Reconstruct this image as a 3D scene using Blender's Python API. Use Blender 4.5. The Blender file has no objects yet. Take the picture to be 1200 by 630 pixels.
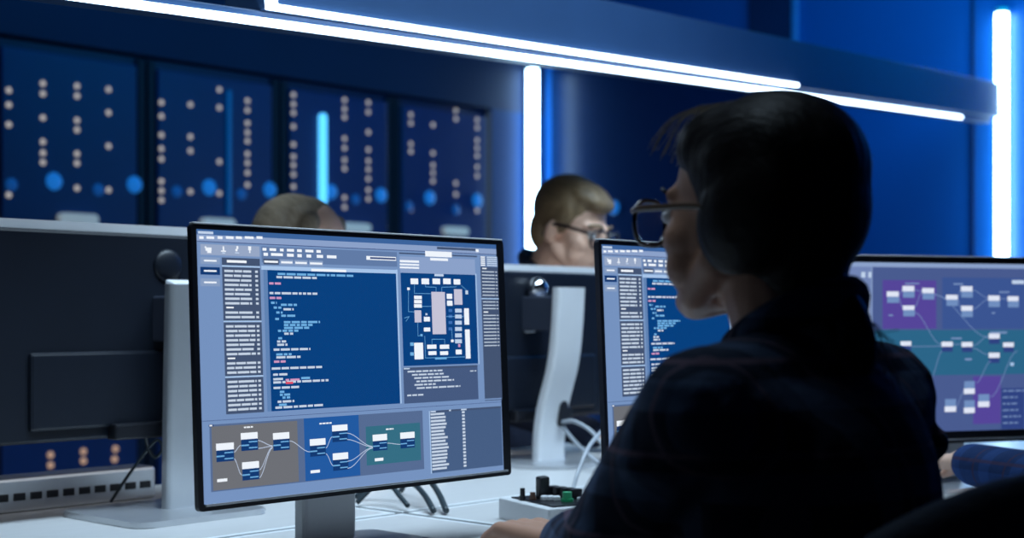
import bpy, bmesh, math, random
from mathutils import Vector, Matrix, Euler
random.seed(7)
SC = bpy.context.scene
C = SC.collection

# ------------------------------------------------------------------ camera, world, lights, exposure
EYE = 1.09            # camera height
DESK = 0.745          # desk surface height
TH = 0.832            # heading of the desk rows, racks and monitors
cam_d = bpy.data.cameras.new('camera'); cam = bpy.data.objects.new('camera', cam_d); C.objects.link(cam)
cam.location = (0, 0, EYE); cam.rotation_euler = (math.pi/2, 0, 0)
cam_d.sensor_width = 36; cam_d.lens = 51.0; cam_d.shift_y = 54/1200
cam_d.clip_start = 0.05
cam_d.dof.use_dof = True; cam_d.dof.focus_distance = 2.05; cam_d.dof.aperture_fstop = 3.5
SC.camera = cam
SC.view_settings.view_transform = 'Standard'; SC.view_settings.look = 'None'
SC.view_settings.gamma = 1; SC.view_settings.use_curve_mapping = False
SC.view_settings.exposure = 0.0
w = bpy.data.worlds.new('night'); SC.world = w; w.use_nodes = True
w.node_tree.nodes['Background'].inputs[0].default_value = (0.05, 0.16, 0.5, 1)
w.node_tree.nodes['Background'].inputs[1].default_value = 0.022
STRIP = 6.5           # strength of the white light strips
TUBE = 15.0
SCREEN = 1.0

def area(name, loc, target, sx, sy, col, power, spread=math.pi):
    d = bpy.data.lights.new(name, 'AREA'); d.shape = 'RECTANGLE'; d.size = sx; d.size_y = sy
    d.color = col; d.energy = power; d.spread = spread
    o = bpy.data.objects.new(name, d); C.objects.link(o); o.location = loc
    o.rotation_euler = (Vector(target) - Vector(loc)).to_track_quat('-Z', 'Y').to_euler()
    return o
def W(r, n, z=0.0):   # a point from its distance along the desk rows (r) and across them (n)
    c, s = math.cos(TH), math.sin(TH)
    return Vector((r*c + n*s, r*s - n*c, z))
area('blue_wall_fill', (2.4, 4.7, 2.85), (2.7, 6.2, 1.2), 3.2, 0.3, (0.0, 0.52, 1.0), 48)  # unseen fill added to raise the blue of the right wall
area('blue_rack_fill', (-0.9, 5.3, 2.85), (-1.2, 6.6, 1.2), 3.5, 0.3, (0.0, 0.45, 1.0), 7)  # unseen fill added to lift the rack fronts
area('desk_fill_light', W(2.0, -1.35, 2.85), W(2.0, -2.2, 0.8), 2.4, 0.5, (0.62, 0.82, 1.0), 34, 1.6)  # unseen fill added to brighten the desks, stands and monitor backs

# ------------------------------------------------------------------ materials
def lin(c):
    return tuple((x/12.92 if x <= 0.04045 else ((x+0.055)/1.055)**2.4) for x in (v/255 for v in c))
def mat(name, col, rough=0.5, metal=0.0, emit=None, strength=1.0, noise=0.0, scale=20.0, bump=0.0, stretch=None, coat=0.0, spec=0.5):
    m = bpy.data.materials.new(name); m.use_nodes = True
    nt = m.node_tree; b = nt.nodes['Principled BSDF']
    b.inputs['Base Color'].default_value = (*col, 1); b.inputs['Roughness'].default_value = rough
    b.inputs['Metallic'].default_value = metal; b.inputs['Specular IOR Level'].default_value = spec
    if coat: b.inputs['Coat Weight'].default_value = coat; b.inputs['Coat Roughness'].default_value = 0.08
    if emit is not None:
        b.inputs['Emission Color'].default_value = (*emit, 1); b.inputs['Emission Strength'].default_value = strength
    if noise or bump:
        tc = nt.nodes.new('ShaderNodeTexCoord'); mp = nt.nodes.new('ShaderNodeMapping')
        if stretch: mp.inputs['Scale'].default_value = stretch
        n = nt.nodes.new('ShaderNodeTexNoise'); n.inputs['Scale'].default_value = scale; n.inputs['Detail'].default_value = 4
        nt.links.new(tc.outputs['Object'], mp.inputs[0]); nt.links.new(mp.outputs[0], n.inputs['Vector'])
        if noise:
            mx = nt.nodes.new('ShaderNodeMix'); mx.data_type = 'RGBA'
            mx.inputs[6].default_value = (*[c*(1-noise) for c in col], 1); mx.inputs[7].default_value = (*[min(1, c*(1+noise)) for c in col], 1)
            nt.links.new(n.outputs['Fac'], mx.inputs[0]); nt.links.new(mx.outputs[2], b.inputs['Base Color'])
        if bump:
            bp = nt.nodes.new('ShaderNodeBump'); bp.inputs['Strength'].default_value = bump; bp.inputs['Distance'].default_value = 0.01
            nt.links.new(n.outputs['Fac'], bp.inputs['Height']); nt.links.new(bp.outputs[0], b.inputs['Normal'])
    return m
def plaid(name, base, line, line2, pitch):
    m = mat(name, base, 0.9, spec=0.2); nt = m.node_tree; b = nt.nodes['Principled BSDF']
    tc = nt.nodes.new('ShaderNodeTexCoord'); sp = nt.nodes.new('ShaderNodeSeparateXYZ'); nt.links.new(tc.outputs['Object'], sp.inputs[0])
    def math_(op, a, v):
        q = nt.nodes.new('ShaderNodeMath'); q.operation = op
        nt.links.new(a, q.inputs[0])
        if isinstance(v, float): q.inputs[1].default_value = v
        else: nt.links.new(v, q.inputs[1])
        return q.outputs[0]
    def band(sock, off, wd):
        s = math_('MULTIPLY', sock, 1/pitch); s = math_('ADD', s, off+20.0); s = math_('FRACT', s, 0.0); return math_('LESS_THAN', s, wd)
    diag = math_('ADD', sp.outputs[0], math_('MULTIPLY', sp.outputs[1], 0.9))
    wide = math_('ADD', band(diag, 0.0, 0.34), band(sp.outputs[2], 0.2, 0.34))
    thin = math_('MAXIMUM', band(diag, 0.5, 0.06), band(sp.outputs[2], 0.7, 0.06))
    m1 = nt.nodes.new('ShaderNodeMix'); m1.data_type = 'RGBA'; m1.inputs[6].default_value = (*base, 1); m1.inputs[7].default_value = (*line, 1)
    nt.links.new(math_('MULTIPLY', wide, 0.5), m1.inputs[0])
    m2 = nt.nodes.new('ShaderNodeMix'); m2.data_type = 'RGBA'; m2.inputs[7].default_value = (*line2, 1)
    nt.links.new(math_('MULTIPLY', thin, 0.7), m2.inputs[0]); nt.links.new(m1.outputs[2], m2.inputs[6]); nt.links.new(m2.outputs[2], b.inputs['Base Color'])
    n = nt.nodes.new('ShaderNodeTexNoise'); n.inputs['Scale'].default_value = 14; n.inputs['Detail'].default_value = 3
    nt.links.new(tc.outputs['Object'], n.inputs['Vector'])
    bp = nt.nodes.new('ShaderNodeBump'); bp.inputs['Strength'].default_value = 0.55; bp.inputs['Distance'].default_value = 0.02
    nt.links.new(n.outputs['Fac'], bp.inputs['Height']); nt.links.new(bp.outputs[0], b.inputs['Normal'])
    return m
M = {}
M['floor'] = mat('dark_floor', (0.02, 0.025, 0.04), 0.5, noise=0.3, scale=3)
M['ceiling'] = mat('dark_ceiling', (0.015, 0.025, 0.06), 0.8, noise=0.2, scale=4)
M['wall'] = mat('navy_wall', (0.006, 0.045, 0.17), 0.6, spec=0.2, noise=0.15, scale=2)
M['bluewall'] = mat('blue_wall_panel', (0.006, 0.11, 0.42), 0.42, noise=0.12, scale=1.5)
M['darkglass'] = mat('dark_glass_panel', (0.003, 0.022, 0.085), 0.30, noise=0.1, spec=0.12)
M['seam'] = mat('dark_blue_trim', (0.004, 0.02, 0.09), 0.5, noise=0.1)
M['trimlight'] = mat('pale_blue_trim', (0.05, 0.2, 0.5), 0.4, noise=0.1)
M['soffit'] = mat('soffit', (0.004, 0.022, 0.085), 0.7, noise=0.15, scale=3)
M['rack'] = mat('rack_paint', (0.004, 0.014, 0.075), 0.5, noise=0.15, scale=5)
M['rackdoor'] = mat('rack_door', (0.004, 0.035, 0.17), 0.45, noise=0.12, scale=6)
M['rackdark'] = mat('rack_gap', (0.002, 0.006, 0.025), 0.6, noise=0.1)
M['led'] = mat('warm_led', (0.3, 0.25, 0.2), 0.3, emit=(0.46, 0.42, 0.39), strength=1.0, noise=0.1)
M['ledtan'] = mat('tan_led', (0.3, 0.2, 0.15), 0.3, emit=(0.5, 0.31, 0.2), strength=0.9, noise=0.1)
M['blueled'] = mat('blue_led', (0.02, 0.1, 0.3), 0.3, emit=(0.01, 0.17, 0.6), strength=0.75, noise=0.1)
M['bluedim'] = mat('dim_blue_led', (0.02, 0.1, 0.3), 0.3, emit=(0.005, 0.07, 0.28), strength=0.6, noise=0.1)
M['cyanbar'] = mat('cyan_light_bar', (0.2, 0.6, 0.8), 0.3, emit=(0.10, 0.55, 1.0), strength=1.5, noise=0.1)
M['reflbar'] = mat('dim_bar_reflection', (0.01, 0.1, 0.25), 0.3, emit=(0.0, 0.06, 0.22), strength=0.8, noise=0.1)  # reflection of the cyan bar, drawn as a faint glow
M['handle'] = mat('white_handle_glow', (0.8, 0.8, 0.75), 0.4, emit=(0.5, 0.56, 0.56), strength=0.35, noise=0.05)  # handle is no lamp; its brightness is put in as emission
M['strip'] = mat('white_light_strip', (0.9, 0.95, 1), 0.4, emit=(0.62, 0.80, 1.0), strength=STRIP, noise=0.02)
M['tube'] = mat('white_light_tube', (0.9, 0.95, 1), 0.4, emit=(0.50, 0.78, 1.0), strength=TUBE, noise=0.02)
M['beam'] = mat('lamp_housing', (0.022, 0.055, 0.125), 0.4, 0.1, noise=0.1, scale=8)
M['desk'] = mat('pale_desk', (0.52, 0.52, 0.52), 0.38, noise=0.08, scale=6, stretch=(1, 14, 1))
M['deskedge'] = mat('desk_edge', (0.75, 0.78, 0.8), 0.3, noise=0.05)
M['metalleg'] = mat('grey_steel', (0.2, 0.22, 0.25), 0.4, 0.8, noise=0.1)
M['silver'] = mat('brushed_silver', (0.62, 0.64, 0.67), 0.3, 0.75, noise=0.06, scale=30)
M['palesilver'] = mat('pale_silver_paint', (0.66, 0.67, 0.69), 0.42, 0.1, noise=0.05, scale=15)
M['standdark'] = mat('dark_stand_side', (0.05, 0.06, 0.09), 0.4, 0.4, noise=0.1)
M['black'] = mat('black_plastic', (0.006, 0.007, 0.011), 0.35, noise=0.2, scale=40)
M['backshell'] = mat('dark_monitor_shell', (0.006, 0.009, 0.016), 0.4, spec=0.35, noise=0.15, scale=25)
M['chrome'] = mat('polished_cap', (0.7, 0.7, 0.72), 0.12, 1.0, noise=0.03)
M['cable'] = mat('dark_cable', (0.02, 0.035, 0.045), 0.45, noise=0.2)
M['cablegrey'] = mat('grey_cable', (0.35, 0.38, 0.42), 0.4, noise=0.1)
M['green'] = mat('green_plastic', (0.02, 0.3, 0.13), 0.35, noise=0.1)
M['brown'] = mat('brown_plastic', (0.10, 0.05, 0.035), 0.4, noise=0.1)
M['white'] = mat('white_plastic', (0.7, 0.72, 0.75), 0.35, noise=0.04)
M['skin'] = mat('skin', (0.55, 0.30, 0.20), 0.5, noise=0.1, scale=30, bump=0.05)
M['skinlight'] = mat('fair_skin', (0.78, 0.50, 0.37), 0.5, noise=0.1, scale=30, bump=0.05)
M['hairdark'] = mat('dark_brown_hair', (0.010, 0.008, 0.008), 0.5, noise=0.5, scale=60, bump=0.5, stretch=(1.5, 0.4, 0.4), spec=0.25)
M['hairbrown'] = mat('brown_hair', (0.22, 0.15, 0.08), 0.5, noise=0.5, scale=50, bump=0.6, stretch=(1.5, 0.3, 0.6))
M['hairash'] = mat('ash_brown_hair', (0.26, 0.21, 0.15), 0.5, noise=0.5, scale=50, bump=0.6, stretch=(1.5, 0.3, 0.6))
M['plaid'] = plaid('navy_plaid_cloth', (0.012, 0.021, 0.045), (0.07, 0.11, 0.20), (0.15, 0.10, 0.14), 0.085)
M['plaidblue'] = plaid('blue_plaid_cloth', (0.01, 0.03, 0.10), (0.02, 0.06, 0.20), (0.05, 0.03, 0.06), 0.09)
M['navycloth'] = mat('navy_cloth', (0.008, 0.015, 0.04), 0.9, noise=0.2, scale=40, bump=0.3)
M['denim'] = mat('dark_denim', (0.01, 0.014, 0.03), 0.9, noise=0.2, scale=40, bump=0.3)
M['eyewhite'] = mat('eye_white', (0.7, 0.7, 0.7), 0.2, noise=0.02)
M['iris'] = mat('iris', (0.05, 0.03, 0.02), 0.2, noise=0.1)
M['frameblack'] = mat('glossy_glasses_frame', (0.012, 0.008, 0.012), 0.15, noise=0.1, coat=0.5)
M['temple'] = mat('brown_temple', (0.12, 0.075, 0.05), 0.25, noise=0.2)
g = bpy.data.materials.new('clear_lens'); g.use_nodes = True
nt = g.node_tree; nt.nodes.remove(nt.nodes['Principled BSDF'])
_t = nt.nodes.new('ShaderNodeBsdfTransparent'); _t.inputs[0].default_value = (0.93, 0.95, 0.97, 1)
_g = nt.nodes.new('ShaderNodeBsdfGlossy'); _g.inputs['Roughness'].default_value = 0.03
_f = nt.nodes.new('ShaderNodeFresnel'); _f.inputs[0].default_value = 1.4
_m = nt.nodes.new('ShaderNodeMixShader'); _m.inputs[0].default_value = 0.05; nt.links.new(_t.outputs[0], _m.inputs[1]); nt.links.new(_g.outputs[0], _m.inputs[2])
nt.links.new(_m.outputs[0], nt.nodes['Material Output'].inputs[0]); M['lens'] = g
M['chair'] = mat('dark_chair_fabric', (0.05, 0.065, 0.095), 0.85, noise=0.3, scale=120, bump=0.3)

# ------------------------------------------------------------------ helpers
def thing(name, label, cat, loc=(0, 0, 0), rotz=0.0, group=None):
    o = bpy.data.objects.new(name, None); C.objects.link(o); o.empty_display_size = 0.1
    o.location = loc; o.rotation_euler = (0, 0, rotz); o['label'] = label; o['category'] = cat
    if group: o['group'] = group
    return o
def tag(o, label, cat, group=None):
    o['label'] = label; o['category'] = cat
    if group: o['group'] = group
    return o
def link(name, me, m, parent=None):
    for x in (m if isinstance(m, (list, tuple)) else [m]): me.materials.append(x)
    o = bpy.data.objects.new(name, me); C.objects.link(o)
    if parent is not None: o.parent = parent
    return o
def obj(name, bm, m, parent=None, smooth=False, label=None):
    me = bpy.data.meshes.new(name); bmesh.ops.recalc_face_normals(bm, faces=bm.faces[:]); bm.to_mesh(me); bm.free()
    if smooth:
        for p in me.polygons: p.use_smooth = True
    o = link(name, me, m, parent)
    if label: o['label'] = label
    return o
def struct(name, bm, m):
    o = obj(name, bm, m); o['kind'] = 'structure'; return o
def merge(bm, src, mx=None, mi=None):
    me = bpy.data.meshes.new('tmp'); 
    if mi is not None:
        for f in src.faces: f.material_index = mi
    if mx is not None: src.transform(mx)
    src.to_mesh(me); src.free(); bm.from_mesh(me); bpy.data.meshes.remove(me)
    return bm
def box(bm, c, s, bev=0.0, rot=None, mi=None, seg=2):
    b = bmesh.new(); bmesh.ops.create_cube(b, size=1.0)
    for v in b.verts: v.co = Vector((v.co.x*s[0], v.co.y*s[1], v.co.z*s[2]))
    if bev: bmesh.ops.bevel(b, geom=b.edges[:], offset=bev, segments=seg, affect='EDGES', profile=0.5)
    mx = Matrix.Translation(c)
    if rot is not None: mx = mx @ Euler(rot).to_matrix().to_4x4()
    return merge(bm, b, mx, mi)
def cyl(bm, a, b, r, r2=None, n=16, mi=None):
    a = Vector(a); b = Vector(b); d = b - a; r2 = r if r2 is None else r2
    s = bmesh.new(); bmesh.ops.create_cone(s, cap_ends=True, segments=n, radius1=r, radius2=r2, depth=d.length)
    return merge(bm, s, Matrix.Translation((a+b)/2) @ d.to_track_quat('Z', 'Y').to_matrix().to_4x4(), mi)
def ell(bm, c, r, rot=None, sub=3, mi=None):
    s = bmesh.new(); bmesh.ops.create_icosphere(s, subdivisions=sub, radius=1.0)
    mx = Matrix.Translation(c)
    if rot is not None: mx = mx @ Euler(rot).to_matrix().to_4x4()
    mx = mx @ Matrix.Diagonal((*r, 1))
    return merge(bm, s, mx, mi)
def cap(bm, pts, rads, n=14):           # tapered limb: cones between joints, balls at the joints
    for i, (p, r) in enumerate(zip(pts, rads)):
        ell(bm, p, (r, r, r), sub=2)
        if i: cyl(bm, pts[i-1], p, rads[i-1], r, n)
    return bm
def tube(bm, pts, r, n=8, mi=None, closed=False):
    pts = [Vector(p) for p in pts]; rings = []; N = len(pts); up = None
    for i, p in enumerate(pts):
        t = (pts[(i+1) % N] - pts[i-1]) if closed else (pts[min(i+1, N-1)] - pts[max(i-1, 0)])
        t.normalize()
        if up is None: up = t.orthogonal().normalized()
        up = (up - t*up.dot(t)).normalized(); s = t.cross(up)
        rr = r[i] if isinstance(r, (list, tuple)) else r
        rings.append([bm.verts.new(p + (up*math.cos(k*2*math.pi/n) + s*math.sin(k*2*math.pi/n))*rr) for k in range(n)])
    fs = []
    for i in range(N if closed else N-1):
        A, B = rings[i], rings[(i+1) % N]
        fs += [bm.faces.new((A[k], A[(k+1) % n], B[(k+1) % n], B[k])) for k in range(n)]
    if not closed: fs += [bm.faces.new(rings[0][::-1]), bm.faces.new(rings[-1])]
    if mi is not None:
        for f in fs: f.material_index = mi
    return bm
def smoothpath(pts, k=8):               # Catmull-Rom through the points
    P = [Vector(p) for p in pts]; P = [2*P[0]-P[1]] + P + [2*P[-1]-P[-2]]; out = []
    for i in range(1, len(P)-2):
        for j in range(k):
            t = j/k; a, b, c, d = P[i-1], P[i], P[i+1], P[i+2]
            out.append(0.5*((2*b) + (c-a)*t + (2*a-5*b+4*c-d)*t*t + (3*b-a-3*c+d)*t**3))
    return out + [P[-2]]
def prism(bm, outline, y0, y1, mi=None):   # outline in x,z extruded along y
    a = [bm.verts.new((x, y0, z)) for x, z in outline]; b = [bm.verts.new((x, y1, z)) for x, z in outline]; n = len(a)
    fs = [bm.faces.new(a), bm.faces.new(b[::-1])] + [bm.faces.new((a[i], b[i], b[(i+1) % n], a[(i+1) % n])) for i in range(n)]
    if mi is not None:
        for f in fs: f.material_index = mi
    return bm
def rrect(w, h, r, n=6, cx=0, cz=0):
    o = []
    for qx, qz, a0 in ((1, 1, 0), (-1, 1, 90), (-1, -1, 180), (1, -1, 270)):
        for k in range(n+1):
            a = math.radians(a0 + 90*k/n); o.append((cx + qx*(w/2-r) + r*math.cos(a), cz + qz*(h/2-r) + r*math.sin(a)))
    return o
def organic(name, bm, m, parent, voxel, smooth=4, label=None, mx=None):   # overlapping limbs fused into one continuous skin
    if mx is not None: bm.transform(mx)
    bmesh.ops.recalc_face_normals(bm, faces=bm.faces[:])
    me = bpy.data.meshes.new('t'); bm.to_mesh(me); bm.free()
    o = bpy.data.objects.new('t', me); C.objects.link(o)
    r = o.modifiers.new('r', 'REMESH'); r.mode = 'VOXEL'; r.voxel_size = voxel
    s = o.modifiers.new('s', 'SMOOTH'); s.factor = 0.5; s.iterations = smooth
    dg = bpy.context.evaluated_depsgraph_get(); dg.update()
    new = bpy.data.meshes.new_from_object(o.evaluated_get(dg), depsgraph=dg)
    bpy.data.objects.remove(o); bpy.data.meshes.remove(me)
    new.name = name
    for p in new.polygons: p.use_smooth = True
    o = link(name, new, m, parent)
    if label: o['label'] = label
    return o
def dup(root, loc, rotz, label):        # a copy of a thing with copies of its parts and sub-parts
    r = root.copy(); C.objects.link(r); r.location = loc; r.rotation_euler = (0, 0, rotz); r['label'] = label
    for ch in list(root.children):
        c = ch.copy(); C.objects.link(c); c.parent = r
        for gch in list(ch.children):
            d = gch.copy(); C.objects.link(d); d.parent = c
    return r

# ------------------------------------------------------------------ the room
def slab(name, a, b, z0, z1, th, m):     # upright wall from a to b (top view), thickness away from the room
    a = Vector((*a, 0)); b = Vector((*b, 0)); d = b - a; bm = bmesh.new()
    nrm = Vector((-d.y, d.x, 0)).normalized()
    vs = [a, b, b+nrm*th, a+nrm*th]
    lo = [bm.verts.new((v.x, v.y, z0)) for v in vs]; hi = [bm.verts.new((v.x, v.y, z1)) for v in vs]
    bm.faces.new(lo); bm.faces.new(hi)
    for i in range(4): bm.faces.new((lo[i], lo[(i+1) % 4], hi[(i+1) % 4], hi[i]))
    return struct(name, bm, m)
CR = W(5.965, -5.185)                    # corner between the rack wall and the blue wall
def rack_line(r, back=0.0): return W(r, -5.185 - back)
bm = bmesh.new(); box(bm, (1.5, 3.5, -0.05), (18, 16, 0.1)); struct('floor', bm, M['floor'])
bm = bmesh.new(); box(bm, (1.5, 3.5, 3.05), (18, 16, 0.1)); struct('ceiling', bm, M['ceiling'])
def xy(v): return (v.x, v.y)
slab('wall_back', xy(rack_line(-2.0, 0.86)), xy(rack_line(5.965, 0.86)), 0, 3.0, 0.1, M['wall'])
slab('wall_right', xy(CR + W(0, -0.9)), xy(CR + W(0, 9.5)), 0, 3.0, 0.1, M['bluewall'])
slab('trim_1', xy(rack_line(-2.0)), xy(rack_line(5.965)), 2.17, 3.0, 0.8, M['soffit'])        # soffit above the racks
RACK0 = 2.735                             # where the first rack starts along the row
slab('trim_2', xy(rack_line(RACK0 + 2.80)), xy(rack_line(5.965)), 0, 2.17, 0.8, M['wall'])   # panel beside the last rack
def wall_point(t): return CR + W(0, t)
def post(name, t0, t1, d, m):
    a = wall_point(t0) + W(-d, 0); b = wall_point(t1) + W(-d, 0)
    return slab(name, xy(a), xy(b), 0, 3.0, d, m)
post('trim_3', 1.32, 1.55, 0.03, M['seam'])
post('trim_4', 1.56, 1.58, 0.035, M['trimlight'])
post('trim_5', 2.435, 2.45, 0.006, M['seam'])
a_ = wall_point(0.05) + W(-0.012, 0); b_ = wall_point(1.30) + W(-0.012, 0)
slab('window_1', xy(a_), xy(b_), 0.05, 2.42, 0.012, M['darkglass'])      # dark glass panel next to the racks

# ------------------------------------------------------------------ server racks
def rack_u(px):
    D = 12056/(2160-px); X = (px-600)/1700*D
    return X*math.cos(TH) + D*math.sin(TH), D
RACKS = [
 ('navy server rack farthest left with paired warm dots and a white handle above left monitor',
  [(4,[107,124,147,229]),(44,[99,111,139,167,180,191]),(84,[102,113.5,142,153,181,192,221]),(121,[106,133,172,223])],
  [(57,213,1),(154,217,1),(109,223,0),(7,217,0)], None, (83,253), [(53,532),(53,544),(91.5,528),(91.5,539),(129,525),(128,537),(129,550)]),
 ('navy server rack with a long right column of nine warm dots and dim blue bar reflection',
  [(183,[121,137,159,175,187,213,224,235]),(217,[123.5,161,177.5,225]),(251,[106,127,190,227]),(284,[119,130,145,156,166,181,191.5,203,217])],
  [(239,220,1),(313,223,1),(201,225,0),(277,228,0)], (261,107,252,5,'reflbar'), (247,258), []),
 ('navy server rack with the bright cyan vertical light bar on its door',
  [(338,[112,123,133,149,170,184,194,205,219]),(398,[118,128.5,138,163,174,188,198,232,243]),(426,[121,132,155.5,176,189,199,210,223,233.5])],
  [(382,225,1),(441,229,1),(411,234,0)], (371,134,240,15,'cyanbar'), (409,263), []),
 ('navy server rack beside the tall white light tube, farthest right of the rack row',
  [(476,[135,145,169,178,245.5]),(502,[147,180,194,203,212.5]),(529,[130,140,215,228]),(554,[141,150,165,174,183,196,206.5,247])],
  [(498,232,1),(554,235,1),(474,242,0),(529,246,0)], None, (526,267), []),
]
def zof(py, D): return EYE + (369-py)/1700*D
for k, (label, cols, blues, bar, hand, low) in enumerate(RACKS):
    uc = RACK0 + 0.35 + 0.7*k
    t = thing('server_rack', label, 'server rack', W(uc, -5.185), TH, 'server racks along the back wall')
    bm = bmesh.new(); box(bm, (0, 0.42, 1.08), (0.696, 0.80, 2.16), 0.006); obj('cabinet', bm, M['rack'], t)
    bm = bmesh.new(); box(bm, (0, 0.005, 1.09), (0.60, 0.03, 2.06), 0.006)
    d = obj('door', bm, M['rackdoor'], t)
    bm = bmesh.new()
    for s in (-1, 1): box(bm, (s*0.326, 0.008, 1.08), (0.035, 0.022, 2.14), 0.004)
    obj('side_channel', bm, M['rackdark'], t)
    def at(px, py):
        u, D = rack_u(px); return Vector((max(-0.285, min(0.285, u - uc)), -0.011, zof(py, D)))
    def dome(name, px, py, r, m):
        p = at(px, py); bm = bmesh.new(); ell(bm, (p.x, p.y, p.z), (r, r*0.55, r), sub=2); return obj(name, bm, m, t, True)
    for px, ys in cols:
        for py in ys: dome('indicator_light', px, py, 0.0115, M['led'])
    for px, py in low: dome('indicator_light', px, py, 0.0135, M['ledtan'])
    for px, py, big in blues:
        dome('blue_indicator', px, py, 0.036 if big else 0.026, M['blueled'] if big else M['bluedim'])
    if bar:
        p0 = at(bar[0], bar[1]); p1 = at(bar[0], bar[2]); wd = bar[3]*7/1700*0.55
        bm = bmesh.new(); prism(bm, rrect(wd, p0.z-p1.z, wd*0.48, 5, p0.x, (p0.z+p1.z)/2), -0.03, 0.0); obj('glow_bar', bm, M[bar[4]], t)  # cyan one is a lamp, the dim one draws its reflection
    p = at(hand[0], hand[1]+4); bm = bmesh.new(); prism(bm, rrect(0.17, 0.042, 0.02, 6, max(-0.21, min(0.21, p.x)), p.z), -0.04, -0.009); obj('door_handle', bm, M['handle'], d)

# wall light tubes
def tube_light(label, p, z0, z1, r, ax):
    t = thing('wall_light', label, 'wall light', (p.x, p.y, z0), TH, 'white light tubes on the walls')
    bm = bmesh.new(); cyl(bm, (0, 0, 0.02), (0, 0, z1-z0-0.02), r, n=20)
    obj('tube', bm, M['tube'], t, True)
    bm = bmesh.new()
    for z in (0.0, z1-z0-0.02): cyl(bm, (0, 0, z), (0, 0, z+0.02), r*1.02, n=20)
    off = (0, r*0.6, (z1-z0)/2) if ax == 'y' else (r*0.6, 0, (z1-z0)/2)
    box(bm, off, (r*1.2, r*0.8, z1-z0) if ax == 'y' else (r*0.8, r*1.2, z1-z0))
    obj('mounting_rail', bm, M['palesilver'], t)
tube_light('tall white light tube in the corner beside the last server rack', W(5.80, -5.185+0.05), 0.25, 2.42, 0.031, 'y')
tube_light('tall white light tube on the blue wall behind the hanging lamp end', wall_point(2.585) + W(-0.036, 0), 0.3, 2.385, 0.027, 'x')

t = thing('reflected_indicator', 'small round blue reflection of a rack light on the blue wall beside the bespectacled man', 'wall light', wall_point(0.484) + W(-0.01, 0, zof(243, 7.57)), TH)  # a rack light's reflection in the wall, modelled as a glowing dome
bm = bmesh.new(); ell(bm, (-0.006, 0, 0), (0.014, 0.036, 0.036)); obj('reflection_dome', bm, M['blueled'], t, True)
bm = bmesh.new(); cyl(bm, (-0.006, 0, 0), (0.010, 0, 0), 0.044, n=24); obj('reflection_ring', bm, M['seam'], t)
# ------------------------------------------------------------------ hanging linear lamp
def lamp_pt(px, py, c=6.05*623): 
    D = c/(1791-px); return Vector(((px-600)/1700*D, D, zof(py, D)))
A0 = lamp_pt(311, 11.1); A1 = lamp_pt(1172, 137.2)
ld = (A1-A0).normalized(); Lh = (A1-A0).length; lyaw = math.atan2(ld.y, ld.x); lpitch = math.asin(ld.z)
lt = thing('pendant_light', 'long dark linear lamp hanging over the desks with glowing white edge strips', 'lamp', A0, lyaw)
lt.rotation_euler = (0, -lpitch, lyaw)
def lbar(x0, x1, y0, y1, z0, z1, bev=0.0):
    bm = bmesh.new(); box(bm, ((x0+x1)/2, (y0+y1)/2, (z0+z1)/2), (x1-x0, y1-y0, z1-z0), bev); return bm
HB = 0.142
obj('housing', lbar(0, Lh, 0, 0.10, 0, HB, 0.003), M['beam'], lt)
obj('face_strip', lbar(0.02, Lh*0.52, -0.012, 0.001, 0.0, 0.010, 0.002), M['strip'], lt)
obj('end_strip', lbar(0.0, 0.02, -0.012, 0.001, 0.0, HB-0.005, 0.002), M['strip'], lt)
b0 = -0.47
obj('lower_strip', lbar(b0, Lh*0.885, -0.002, 0.010, -0.028, -0.015, 0.003), M['strip'], lt)
obj('lower_rail', lbar(b0, Lh-0.1, 0.010, 0.06, -0.027, -0.001, 0.002), M['beam'], lt)
inv = (Matrix.Translation(A0) @ lt.rotation_euler.to_matrix().to_4x4()).inverted()
for s in (0.35, 0.9):
    bm = bmesh.new(); top = Vector((s, 0.05, HB)); wt = inv.inverted() @ top; hi = inv @ Vector((wt.x, wt.y, 3.0))
    tube(bm, [top, hi], 0.004); obj('suspension_cable', bm, M['metalleg'], lt)
bm = bmesh.new(); box(bm, (Lh+0.02, 0.05, 0.07), (0.06, 0.07, 0.09), 0.004); obj('wall_bracket', bm, M['beam'], lt)

# ------------------------------------------------------------------ desks
def desk(label, r0, r1, n0, n1):
    L, Wd = r1-r0, n1-n0
    t = thing('desk', label, 'desk', W((r0+r1)/2, (n0+n1)/2), TH, 'pale desks pushed together in a block')
    bm = bmesh.new(); box(bm, (0, 0, DESK-0.014), (L-0.0204, Wd-0.0204, 0.028), 0.0015); obj('desk_top', bm, M['desk'], t)
    bm = bmesh.new()
    for s in (-1, 1):
        box(bm, (0, s*(Wd/2-0.005), DESK-0.0075), (L, 0.010, 0.015), 0.001)
        box(bm, (s*(L/2-0.005), 0, DESK-0.0075), (0.010, Wd-0.0202, 0.015), 0.001)
    obj('edge_band', bm, M['deskedge'], t)
    for sx in (-1, 1):
        for sy in (-1, 1):
            bm = bmesh.new(); box(bm, (sx*(L/2-0.05), sy*(Wd/2-0.05), (DESK-0.028)/2), (0.05, 0.05, DESK-0.028), 0.004); obj('leg', bm, M['metalleg'], t)
    bm = bmesh.new(); box(bm, (0, 0.0, DESK-0.06), (L-0.16, 0.04, 0.06), 0.003); obj('crossbar', bm, M['metalleg'], t)
NS = -1.85; RS = 1.745
desk('pale desk under the large code monitor in front', RS-1.6, RS-0.008, NS+0.008, -1.0)
desk('pale desk carrying the control box and the screens right of the dark-haired woman', RS+0.008, RS+2.2, NS+0.008, -1.0)
desk('pale desk under the dark monitor back and slotted bar at left', RS-1.6, RS-0.008, -2.52, NS-0.008)
desk('pale desk under the curved silver monitor stand in the middle', RS+0.008, RS+2.2, -2.52, NS-0.008)

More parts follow.
